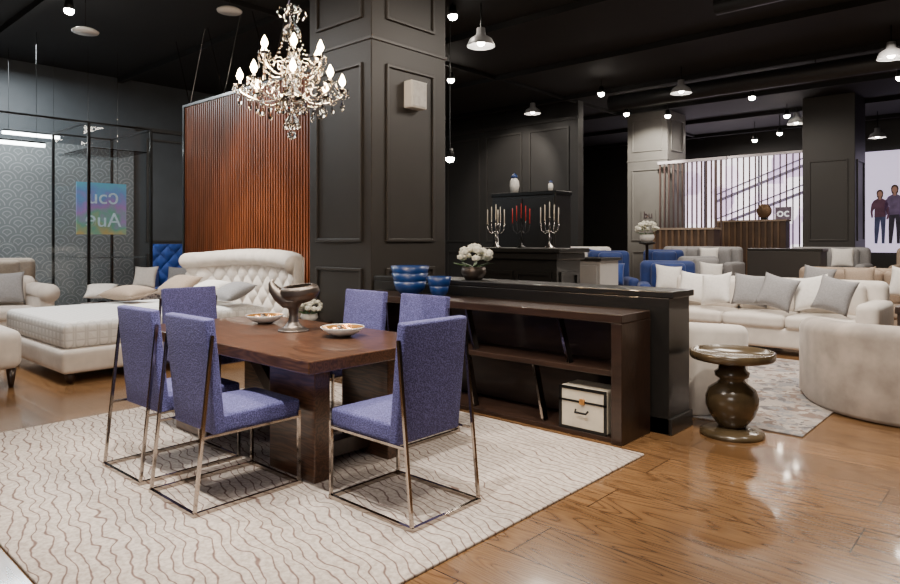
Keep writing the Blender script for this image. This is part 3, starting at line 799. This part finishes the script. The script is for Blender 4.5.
e = thing('pedestal_table', 'glossy olive-brown urn-shaped pedestal table with tray top', 'side table', (-1.70, 4.9, 0))
Bd().lathe([(0, 0), (.215, 0), (.22, .012), (.215, .03), (.17, .045), (.11, .06), (0, .06)], 40).fin('base', BROWNG, e, smooth=True)
Bd().lathe([(0, .06), (.09, .06), (.105, .08), (.15, .14), (.178, .21), (.180, .27), (.16, .33), (.10, .375), (.082, .40), (.115, .42), (.12, .45), (.095, .47), (.085, .52), (0, .52)], 40).fin('pedestal', BROWNG, e, smooth=True)
Bd().lathe([(0, .52), (.12, .52), (.22, .53), (.278, .545), (.288, .56), (.288, .60), (.276, .603), (.268, .578), (.0, .572)], 48).fin('tray_top', BROWNG, e, smooth=True)

# ---------------- mid-ground ----------------
e = thing('mantel_cabinet', 'black carved mantel cabinet carrying the candelabra', 'cabinet', (-4.5, 6.3, 0))
Bd().box((-.56, -.24, 0), (.56, .24, 1.18)).fin('cabinet_body', BLACKW, e, bevel=.006)
Bd().box((-.64, -.31, 1.26), (.64, .31, 1.31)).fin('cabinet_top', BLACKW, e, bevel=.008)
Bd().box((-.60, -.28, 1.18), (.60, .28, 1.26)).fin('cornice', BLACKW, e, bevel=.012)
for a0, a1 in ((-.5, -.02), (.02, .5)):
    b = Bd(); frame_rect(b, 'y', -.24, a0, a1, .15, 1.05, .04, -.02); b.fin('door_moulding', BLACKW, e)
b = Bd(); frame_rect(b, 'x', .56, -.18, .18, .15, 1.05, .04, .02); b.fin('door_moulding', BLACKW, e)
def candelabra(x, y, z, metal, wax, lab):
    e = thing('candelabra', lab, 'candelabra', (x, y, z), R(42), 'candelabra on the mantel')
    Bd().lathe([(0, 0), (.055, 0), (.05, .012), (.016, .035), (.010, .08), (.018, .11), (.007, .15), (.007, .22), (.015, .25), (.007, .28), (.007, .33), (.015, .34), (0, .342)], 18).fin('stem', metal, e, smooth=True)
    pos = [(0, 0, .34)]
    for s in (-1, 1):
        for rr, zz in ((.10, .27), (.052, .30)):
            Bd().tube([(0, 0, .2), (s*rr*.5, 0, .165), (s*rr*.9, 0, .2), (s*rr, 0, zz)], .0035, 6).fin('arm', metal, e, smooth=True)
            Bd().lathe([(0, 0), (.007, 0), (.012, .010), (0, .008)], 12, (s*rr, 0, zz)).fin('cup', metal, e, smooth=True)
            pos.append((s*rr, 0, zz+.008))
    for p in pos:
        Bd().lathe([(0, 0), (.0055, 0), (.0045, .17), (0, .18)], 8, p).fin('candle', wax, e, smooth=True)
candelabra(-4.90, 6.22, 1.31, ASILVER, CANDW, 'silver five-arm candelabra with white candles')
candelabra(-4.53, 6.22, 1.31, BLACKM, CANDR, 'black five-arm candelabra with red candles')
candelabra(-4.14, 6.22, 1.31, ASILVER, CANDW, 'silver five-arm candelabra with white candles')
e = thing('chest_of_drawers', 'pale grey chest of drawers near the mantel cabinet', 'chest', (-5.0, 8.05, 0))
Bd().box((-.6, -.25, .0), (.6, .25, 1.12)).fin('chest_body', CHESTG, e, bevel=.006)
Bd().box((-.63, -.28, 1.12), (.63, .28, 1.16)).fin('chest_top', BLACKW, e, bevel=.006)
for k in range(3):
    d = Bd().box((-.56, -.265, .14+k*.32), (.56, -.25, .42+k*.32)).fin('drawer', CHESTG, e, bevel=.005)
    Bd().ico((0, -.28, .28+k*.32), .018, 2).fin('knob', GOLD, d, smooth=True)
e = thing('wardrobe_cabinet', 'tall black display cabinet against the dark panels', 'cabinet', (-7.1, 10.05, 0))
Bd().box((-.7, -.25, 0), (.7, .25, 2.2)).fin('cabinet_body', BLACKW, e, bevel=.006)
Bd().box((-.72, -.27, 2.2), (.72, .27, 2.27)).fin('cornice', BLACKM, e, bevel=.01)
for s in (-1, 1):
    d = Bd().box((s*.35-.33, -.275, .08), (s*.35+.33, -.25, 2.15)).fin('door', BLACKW, e, bevel=.006)
    Bd().ico((s*.06, -.29, 1.1), .018, 2).fin('knob', GOLD, d, smooth=True)
for x, h in ((-7.4, .38), (-6.6, .2)):
    e = thing('ginger_jar', 'blue and white porcelain jar on the tall cabinet', 'vase', (x, 9.95, 2.27), 0, 'jars on the cabinet')
    Bd().lathe([(0, 0), (h*.18, 0), (h*.24, h*.35), (h*.22, h*.6), (h*.12, h*.75), (0, h*.75)], 20).fin('jar_body', WHITEG, e, smooth=True)
    Bd().lathe([(0, h*.75), (h*.16, h*.75), (h*.16, h*.85), (.0, h)], 20).fin('lid', BLUEG, e, smooth=True)
e = thing('candlestick', 'slim silver candlestick with white candle on the mantel', 'candlestick', (-5.09, 6.5, 1.31))
h = .3
Bd().lathe([(0, 0), (.035, 0), (.03, .012), (.006, .03), (.006, h-.03), (.015, h), (0, h)], 14).fin('holder', ASILVER, e, smooth=True)
Bd().lathe([(0, h), (.007, h), (.006, h+.16), (0, h+.17)], 8).fin('candle', CANDW, e, smooth=True)

# far seating
for (U, D, rz, mat, lab, L, hh) in ((3.52, 10.65, R(28), NAVY, 'navy velvet armchair', .95, 1.06), (2.98, 12.2, R(40), NAVY, 'navy velvet armchair', .85, 1.2),
                         (4.7, 12.0, R(60), GREYF, 'grey armchair with light pillow', .9, 1.1), (4.45, 13.7, R(30), NAVY, 'navy velvet armchair', .9, 1.2),
                         (2.7, 14.8, R(10), WHITEF, 'white sofa with blue pillows', 1.7, 1.25)):
    x, y = G(U, D)
    sofa(x, y, rz, L, .85, hh, 1 if L < 1.2 else 2, mat, lab+' in the far seating area', 'armchair' if L < 1.2 else 'sofa', 'armchair' if L < 1.2 else 'sofa', armh=.72)
for (U, D, m, lb) in ((2.4, 14.35, AZURE, 'blue'), (2.75, 14.35, WHITEF, 'white'), (3.15, 14.25, AZURE, 'blue'), (4.6, 11.65, WHITEF, 'white'), (3.42, 10.35, WHITEF, 'white'), (2.93, 11.9, AZURE, 'blue')):
    x, y = G(U, D); pil2(x, y, .80 if D < 13 else 1.0, .42, R(-14), .1, R(42), m, lb+' throw pillow on the far seating', 'pillows on far seating')
for (x, y, rz, mat, lab, L) in ((-6.0, 15.0, 0, GREYF, 'grey', 1.9), (-3.5, 15.6, 0, GREYF, 'grey', 1.6), (-1.2, 15.4, 0, TANF, 'tan', 2.2)):
    sofa(x, y, rz, L, .9, .95, 2, mat, lab+' sofa on the far platform', z=.3)
    for k in (-1, 1):
        pillow(x+k*.35, y-.16, 1.04, .42, .40, .14, k*.15, R(-14), WHITEF if k > 0 else GREYF, 'throw pillow on the '+lab+' sofa', 'pillows on far sofas')
BRW = pm('brown_wood_counter', (.075, .042, .025), .5, 0, .3, 3)
DSL = pm('tan_counter_slats', (.15, .09, .05), .5, 0, .3, 3)
for x0, x1, y in ((-7.4, -5.9, 16.0), (-7.0, -5.2, 19.2)):
    e = thing('display_counter', 'brown wooden slatted display counter below the slat screens', 'counter', ((x0+x1)/2, y, .3)); w = (x1-x0)/2
    hh = 1.6 if y > 17 else 1.35
    Bd().box((-w, -.2, 0), (w, .2, hh)).fin('counter_body', BRW, e, bevel=.01)
    b = Bd()
    for k in range(int(2*w/.16)): b.box((-w+k*.16, -.24, .05), (-w+k*.16+.05, -.2, hh))
    b.fin('slats', DSL, e)
    Bd().box((-w-.03, -.25, hh), (w+.03, .22, hh+.05)).fin('counter_top', TANF, e)
e = thing('decorative_disc', 'round bronze decorative disc standing on the counter', 'decor', (-5.80, 19.2, 1.95))
Bd().lathe([(0, -.02), (.18, -.02), (.20, 0), (.18, .02), (0, .02)], 28).fin('disc', pm('dull_bronze', (.15, .09, .05), .5, .7), e, smooth=True, loc=(0, 0, .24), rot=(PI/2, 0, 0))
Bd().box((-.08, -.05, 0), (.08, .05, .05)).fin('stand', BLACKM, e)
x, y = G(3.75, 12.6)
e = thing('pedestal_stand', 'slim black plant stand among the armchairs', 'stand', (x, y, 0))
Bd().lathe([(0, 0), (.16, 0), (.16, .03), (.03, .06), (.03, 1.3), (.15, 1.33), (.15, 1.36), (0, 1.36)], 20).fin('stand_post', BLACKW, e, smooth=True)
bouquet(x, y, 1.36, .24, 'green and white flower arrangement on the black stand')

# slat partitions
for x0, x1, y, ht in ((-7.5, -5.85, 16.35, 3.05), (-7.45, -4.95, 20, 3.5)):
    e = thing('slat_partition', 'thin brown vertical slat partition before the bright shopfront', 'screen', ((x0+x1)/2, y, .3)); w = (x1-x0)/2
    b = Bd(); x = -w
    while x < w:
        b.box((x, -.02, .08), (x+.032, .02, ht)); x += .12 if y < 18 else .165
    b.fin('slats', WSLAT, e)
    Bd().box((-w-.03, -.05, ht), (w+.06, .05, ht+.07)).fin('top_rail', WRAIL, e)
    Bd().box((-w-.03, -.05, 0), (w+.06, .05, .08)).fin('bottom_rail', WRAIL, e)
e = thing('shopfront_window', 'bright pinkish lilac shop window glowing behind the slats', 'shop window', (-6.9, 21.93, .3))
Bd().box((-3.3, 0, .4), (1.9, .04, 3.8)).fin('window_display', SHOP, e)
b = Bd(); frame_rect(b, 'y', 0, -3.35, 1.95, .35, 3.85, .06, -.04); b.fin('window_frame', BLACKM, e)
for x in (-1.6, .1): Bd().box((x, -.04, .4), (x+.05, 0, 3.8)).fin('mullion', BLACKM, e)
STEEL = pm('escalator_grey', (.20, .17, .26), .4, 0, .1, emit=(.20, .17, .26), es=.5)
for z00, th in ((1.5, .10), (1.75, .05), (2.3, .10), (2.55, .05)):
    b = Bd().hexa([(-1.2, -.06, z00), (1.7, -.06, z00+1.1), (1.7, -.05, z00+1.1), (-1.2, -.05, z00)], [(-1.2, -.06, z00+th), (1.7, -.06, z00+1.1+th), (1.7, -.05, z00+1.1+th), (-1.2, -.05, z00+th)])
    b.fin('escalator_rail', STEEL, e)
def text(s, size, mat, loc, rot, parent=None, **pr):
    cu = bpy.data.curves.new('t', 'FONT'); cu.body = s; cu.size = size; cu.extrude = .006; cu.align_x = 'CENTER'
    t = bpy.data.objects.new('t', cu); C.objects.link(t)
    bpy.context.view_layer.update()
    me = bpy.data.meshes.new_from_object(t); bpy.data.objects.remove(t)
    me.materials.clear(); me.materials.append(mat)
    o = bpy.data.objects.new('lettering', me); C.objects.link(o); o.location = loc; o.rotation_euler = rot
    if parent: o.parent = parent
    for k, v in pr.items(): o[k] = v
    return o
DLET = pm('dark_lettering', (.05, .03, .035), .5)
MAUVE = pm('mauve_board', (.22, .17, .24), .5)
e = thing('shop_sign', 'small mauve sign with white letters oc on the counter', 'sign', (-5.32, 19.2, 1.95))
Bd().box((-.2, 0, 0), (.2, .03, .34)).fin('sign_board', MAUVE, e)
text('oc', .32, WHITEP, (0, -.01, .08), (PI/2, 0, 0), e)
e = thing('shop_sign', 'small dark letters on a pale plate beside the grey column', 'sign', (-7.88, 16.52, 1.9))
Bd().box((-.2, -.02, 0), (.2, 0, .30)).fin('sign_board', LTAUPE, e)
text('bu', .26, DLET, (0, -.03, .08), (PI/2, 0, 0), e)
# people poster
e = thing('wall_poster', 'lilac wall poster of standing young people in casual clothes', 'poster', (-2.6, 21.93, .3))
Bd().box((-1.35, 0, .75), (1.6, .03, 3.6)).fin('poster_sheet', LILAC, e)
def fig(x, h, top, bot, hair):
    s = h/1.75
    def poly(pts, mat, nm, y):
        b = Bd(); vs = [b.bm.verts.new((x+p[0]*s, y, 1.0+p[1]*s)) for p in pts]; b.bm.faces.new(vs); b.fin(nm, mat, e)
    poly([(-.15, 0), (-.07, 0), (-.02, .45), (.01, .78), (.04, .40), (.05, 0), (.13, .0), (.15, .5), (.17, .92), (-.15, .92), (-.16, .45)], bot, 'printed_trousers', -.010)
    poly([(-.16, .86), (.16, .88), (.15, 1.1), (.21, .95), (.17, .80), (.22, .78), (.28, .95), (.23, 1.3), (.17, 1.42), (.06, 1.48), (-.06, 1.48), (-.17, 1.42), (-.24, 1.3), (-.27, 1.05), (-.24, .84), (-.19, .86), (-.20, 1.05), (-.15, 1.15)], top, 'printed_top', -.012)
    poly([(-.035, 1.44), (.035, 1.44), (.03, 1.54), (-.03, 1.54)], SKIN, 'printed_neck', -.013)
    poly([(.10*math.cos(a*PI/6), 1.655+(.12 if math.sin(a*PI/6) > 0 else .22)*math.sin(a*PI/6)) for a in range(12)], hair, 'printed_hair', -.011)
    poly([(.068*math.cos(a*PI/6), 1.62+.095*math.sin(a*PI/6)) for a in range(12)], SKIN, 'printed_head', -.015)
def pc(n, c): return pm(n, c, .6, 0, .45, 5, emit=c, es=.3)  # printed clothes and hair emit a little to look lit
HAIR = pc('printed_hair_brown', (.05, .03, .02))
for x, h, t, bt in ((-.95, 1.5, pc('printed_maroon', (.10, .04, .07)), pc('printed_jeans', (.05, .06, .13))), (-.60, 1.62, pc('printed_plum', (.13, .09, .17)), pc('printed_black', (.03, .025, .04))),
                    (-.27, 1.45, pc('printed_violet', (.16, .10, .24)), pc('printed_grey_trousers', (.09, .08, .11))), (.08, 1.58, pc('printed_navy', (.04, .05, .11)), pc('printed_jeans_light', (.08, .10, .18)))): fig(x, h, t, bt, HAIR)
text('co', .35, WHITEP, (1.1, -.03, 2.9), (PI/2, 0, 0), e)

# ---------------- left glass room ----------------
e = thing('glass_enclosure', 'black metal-framed clear glass display enclosure behind the bed', 'glass partition', (-11.5, 5.0, 0))
def rail(a, b, r=.022): return Bd().tube([a, b], r, 4).fin('frame_bar', BLACKM, e)
for p in ((0, 0), (0, -1.0), (0, -3.2), (-1.7, 0), (-1.7, -1.0)): rail((p[0], p[1], 0), (p[0], p[1], 3.3), .028)
for z in (.04, 3.3): rail((0, 0, z), (0, -3.2, z)); rail((0, 0, z), (-1.7, 0, z)); rail((-1.7, 0, z), (-1.7, -1, z)); rail((0, -1, z), (-1.7, -1, z))
for a, b2 in (((0, -1), (0, 0)), ((0, -3.2), (0, -1)), ((-1.7, -1), (-1.7, 0))):
    lo = (min(a[0], b2[0])-.004, min(a[1], b2[1])-.004, .06); hi = (max(a[0], b2[0])+.004, max(a[1], b2[1])+.004, 3.28)
    Bd().box(lo, hi).fin('glass_pane', GLASS, e)
for z in (1.1, 2.9): Bd().box((-1.65, -.95, z), (-.05, -.05, z+.015)).fin('glass_shelf', GLASS, e)
e = thing('hanging_poster', 'bright multicolour hanging sign with pale reversed letters', 'poster', (-12.6, 4.62, 1.50))
Bd().box((-.01, -.44, 0), (.01, .40, .92)).fin('poster_sheet', PASTEL, e)
PALE = pm('pale_letters', (.45, .58, .66), .5, emit=(.45, .58, .66), es=.15)
text('ucɔ', .36, PALE, (.02, 0, .55), (PI/2, 0, PI/2), e)
text('ɘuA', .36, PALE, (.02, 0, .14), (PI/2, 0, PI/2), e)
for y in (-.25, .25): Bd().tube([(0, y, .92), (0, y, CH-1.50)], .004, 4).fin('hanging_wire', CHROME, e)
for x, y, z, l in ((-12.3, 3.0, 2.95, 1.2), (-13.7, 3.8, 3.3, .9)):
    e = thing('linear_pendant', 'slim white linear lamp hung by wires', 'lamp', (x, y, z), 0, 'linear lamps')
    Bd().box((-.04, -l/2, -.02), (.04, l/2, .03)).fin('lamp_tube', TUBEL, e)
    Bd().box((-.045, -l/2, .03), (.045, l/2, .06)).fin('lamp_housing', BLACKM, e)
    for s in (-1, 1): Bd().tube([(0, s*l*.4, .06), (0, s*l*.4, CH-z)], .004, 4).fin('hanging_wire', BLACKM, e)

sofa(-10.75, 2.05, R(90), 2.2, .95, .88, 2, CREAM, 'cream chesterfield sofa with rolled arms by the glass', armh=.66, rolled=True)
pillow(-10.70, 2.65, .74, .46, .45, .16, R(80), R(-16), GREYF, 'grey throw pillow on the chesterfield sofa', 'pillows on the chesterfield')
pillow(-10.70, 2.1, .74, .46, .45, .16, R(95), R(-16), GREYF, 'grey throw pillow on the chesterfield sofa', 'pillows on the chesterfield')
sofa(-12.6, 3.0, R(60), 1.0, .85, 1.1, 1, TANF, 'tan armchair inside the glass room', 'armchair', 'armchair', armh=.75)
sofa(-12.95, 6.05, R(50), 1.0, .8, 1.32, 1, AZURE, 'bright blue tufted armchair near the grey wall', 'armchair', 'armchair', armh=.8, tuft=True)
e = thing('pouf', 'round dark patterned pouf beside the bed', 'pouf', (-10.25, 3.75, 0))
Bd().lathe([(0, 0), (.3, 0), (.36, .06), (.37, .25), (.35, .42), (.28, .48), (0, .5)], 30).fin('pouf_body', PATT, e, smooth=True)
Bd().lathe([(0, .5), (.06, .5), (.05, .515), (0, .52)], 16).fin('button', BLACKM, e)
pillow(-10.22, 3.72, .66, .42, .34, .14, R(60), R(-60), WHITEF, 'white pillow resting on the pouf')
for x, y in ((-10.45, 4.45), (-9.95, 4.75)):
    e = thing('tub_ottoman', 'dark patterned upholstered ottoman with pale pillow near the glass', 'ottoman', (x, y, 0), 0, 'ottomans by the glass')
    Bd().soft((-.22, -.22, .06), (.22, .22, .62), .06, (0, 0, .02)).fin('ottoman_body', PATT, e, smooth=True)
    for sx in (-1, 1):
        for sy in (-1, 1): Bd().tube([(sx*.16, sy*.16, 0), (sx*.16, sy*.16, .08)], .015, 6).fin('leg', DWOOD, e)
    pillow(x, y, .82, .38, .36, .13, R(40), R(-20), WHITEF if x < -10.2 else GREYF, 'pale pillow standing on the patterned ottoman')

# ---------------- pendants & spots ----------------
def pendant(U, D, z, r):
    x, y = G(U, D)
    e = thing('pendant_lamp', 'grey metal bell-shaped pendant lamp hanging from the ceiling', 'pendant lamp', (x, y, z), 0, 'bell pendant lamps')
    Bd().lathe([(r, 0), (r*.98, .02), (r*.8, r*.5), (r*.35, r*.8), (r*.3, r*1.3), (0, r*1.35), (r*.25, r*1.25), (r*.3, r*.75), (r*.75, r*.45), (r*.95, .02)], 24).fin('lamp_shade', PENDM, e, smooth=True)
    Bd().tube([(0, 0, r*1.3), (0, 0, CH-z)], .012, 6).fin('rod', BLACKM, e)
    Bd().ico((0, 0, r*.3), r*.3, 2).fin('bulb', SPOT, e, smooth=True)
for U, D, z, r in ((.445, 9.5, 4.18, .2), (4.54, 13, 4.28, .2), (2.0, 16, 4.45, .2), (6.14, 19, 4.38, .22), (8.9, 17, 4.38, .22), (7.0, 10.5, 4.28, .2), (11.3, 17.5, 4.1, .2)):
    pendant(U, D, z, r)
for U, D, z in ((-4.96, 9, 4.22), (-3.0, 9, 4.5)):
    x, y = G(U, D); e = thing('disc_pendant', 'flat pale disc pendant lamp hung by a wire', 'pendant lamp', (x, y, z), 0, 'disc pendants')
    Bd().lathe([(0, 0), (.16, 0), (.17, .02), (.12, .05), (.03, .06), (0, .06)], 24).fin('lamp_shade', WHITEG, e, smooth=True)
    Bd().tube([(0, 0, .06), (0, 0, CH-z)], .006, 5).fin('hanging_wire', CHROME, e)
def spot(U, D, z):
    x, y = G(U, D)
    e = thing('spotlight', 'small black ceiling spotlight with bright lamp', 'spotlight', (x, y, z), 0, 'ceiling spotlights')
    Bd().lathe([(0, .15), (.05, .14), (.07, 0), (.06, 0), (.05, .1), (0, .11)], 16).fin('housing', BLACKM, e, smooth=True)
    Bd().ico((0, 0, .0), .07, 2).fin('bulb', SPOT, e, smooth=True)
    Bd().tube([(0, 0, .14), (0, 0, CH-z)], .01, 6).fin('rod', BLACKM, e)
for t in ((.04, 9.5, 4.62), (.02, 13, 4.55), (6.39, 14, 4.42), (8.75, 19, 4.27), (8.97, 18, 4.31), (8.3, 12.2, 4.4), (4.4, 16.5, 4.55), (5.43, 16.5, 4.5), (-5.3, 9.2, 4.6), (.0, 10, 2.64), (3.2, 14, 4.5), (8.4, 16.5, 4.5), (6.9, 12.5, 4.55)):
    spot(*t)

# ---------------- lights ----------------
def area(x, y, z, sx, sy, p, col=(1, .89, .77), tgt=None):  # added fill areas inside the room, not real fixtures
    l = bpy.data.lights.new('fill_area', 'AREA'); l.shape = 'RECTANGLE'; l.size = sx; l.size_y = sy; l.energy = p; l.color = col
    o = bpy.data.objects.new('fill_area', l); C.objects.link(o); o.location = (x, y, z)
    if tgt: o.rotation_euler = (Vector(tgt)-Vector((x, y, z))).to_track_quat('-Z', 'Y').to_euler()
def spotl(x, y, z, tgt, p, ang=60, col=(1, .89, .75), r=.06):  # spots added without fixtures, aimed to brighten chosen pieces
    l = bpy.data.lights.new('added_spot', 'SPOT'); l.energy = p; l.spot_size = R(ang); l.spot_blend = .6; l.color = col; l.shadow_soft_size = r
    o = bpy.data.objects.new('added_spot', l); C.objects.link(o); o.location = (x, y, z)
    o.rotation_euler = (Vector(tgt)-Vector((x, y, z))).to_track_quat('-Z', 'Y').to_euler()
area(-3.6, 1.2, 4.6, 1.2, 1.0, 75)
area(-1.0, 3.0, 4.6, 1.2, 1.2, 95)
area(-8.5, 1.8, 4.5, 1.4, 1.4, 130, (1, .95, .9))
area(-12.8, 3.0, 4.6, 1.5, 2, 330, (.88, .96, 1))
area(-2.2, 7.5, 4.6, 1.6, 1.4, 220)
area(-1.5, 11.5, 4.5, 2.5, 1.2, 200)
area(-6.0, 9, 4.6, 1.5, 1.5, 90)
area(-5.5, 14.8, 4.4, 2.5, .8, 110)
area(-7.4, 19.6, 4.5, 1.5, 1, 80)
area(-10.0, 11.0, 4.6, 1.5, 1.5, 90)
area(0, -2.5, 3.4, 3, 1.6, 110, (1, .93, .86), (-4.5, 4, 1.0))  # added fill from behind the camera
spotl(-8.4, 3.6, 4.6, (-8.3, 5.2, 2.0), 380, 56, (1, .82, .62))
spotl(-8.6, 3.0, 4.6, (-8.2, 4.6, .9), 800, 46, (1, .96, .9), .04)  # added to brighten the headboard
spotl(-7.0, 2.2, 4.6, (-7.9, 3.2, .6), 600, 52, (1, .96, .9), .04)
spotl(-9.6, 2.2, 4.6, (-10.6, 2.6, .6), 350, 50, (1, .96, .9), .04)
spotl(-6.9, 14.9, 4.6, (-7.9, 16.6, 3.2), 800, 60, (1, .95, .82))
spotl(-9.6, 12.3, 4.6, (-10.3, 14.0, 3.0), 300, 70, (1, .9, .78))  # added to lift the dark partition wall
spotl(-3.6, 3.2, 4.6, (-5.3, 5.0, 2.4), 120, 70)
spotl(-2.4, 1.0, 4.6, (-3.3, 2.4, .5), 900, 50, (1, .93, .84), .04)
spotl(-4.8, 1.0, 4.6, (-4.2, 2.4, .5), 700, 50, (1, .93, .84), .04)
spotl(-2.6, 3.0, 4.6, (-3.3, 1.2, 0), 500, 50, (1, .93, .84), .04)
spotl(-1.6, 3.4, 4.6, (-2.0, 4.6, .5), 350, 45)
spotl(-0.6, 2.6, 4.6, (-1.0, 4.0, .0), 450, 60)
spotl(-2.3, 6.2, 4.6, (-2.6, 8.6, .6), 600, 55, (1, .94, .86), .04)
spotl(0.3, 5.6, 4.6, (-1.0, 6.4, .5), 400, 50, (1, .94, .86), .04)
for dx, dy, dz in ((.28, 0, 2.64), (-.2, .22, 2.77), (-.1, -.25, 2.47)):
    l = bpy.data.lights.new('chandelier_glow', 'POINT'); l.energy = 34; l.color = (1, .72, .45); l.shadow_soft_size = .05
    o = bpy.data.objects.new('chandelier_glow', l); C.objects.link(o); o.location = (CX+dx, CY+dy, dz)
w = bpy.data.worlds.new('world'); bpy.context.scene.world = w; w.use_nodes = True
w.node_tree.nodes['Background'].inputs[0].default_value = (.5, .5, .55, 1); w.node_tree.nodes['Background'].inputs[1].default_value = .1

# ---------------- camera ----------------
cd = bpy.data.cameras.new('camera'); cd.sensor_width = 36; cd.lens = 26.48; cd.shift_y = -.0578; cd.clip_end = 200
cam = bpy.data.objects.new('camera', cd); C.objects.link(cam); cam.location = (0, 0, 1.4); cam.rotation_euler = (PI/2, 0, math.radians(42.2))
bpy.context.scene.camera = cam
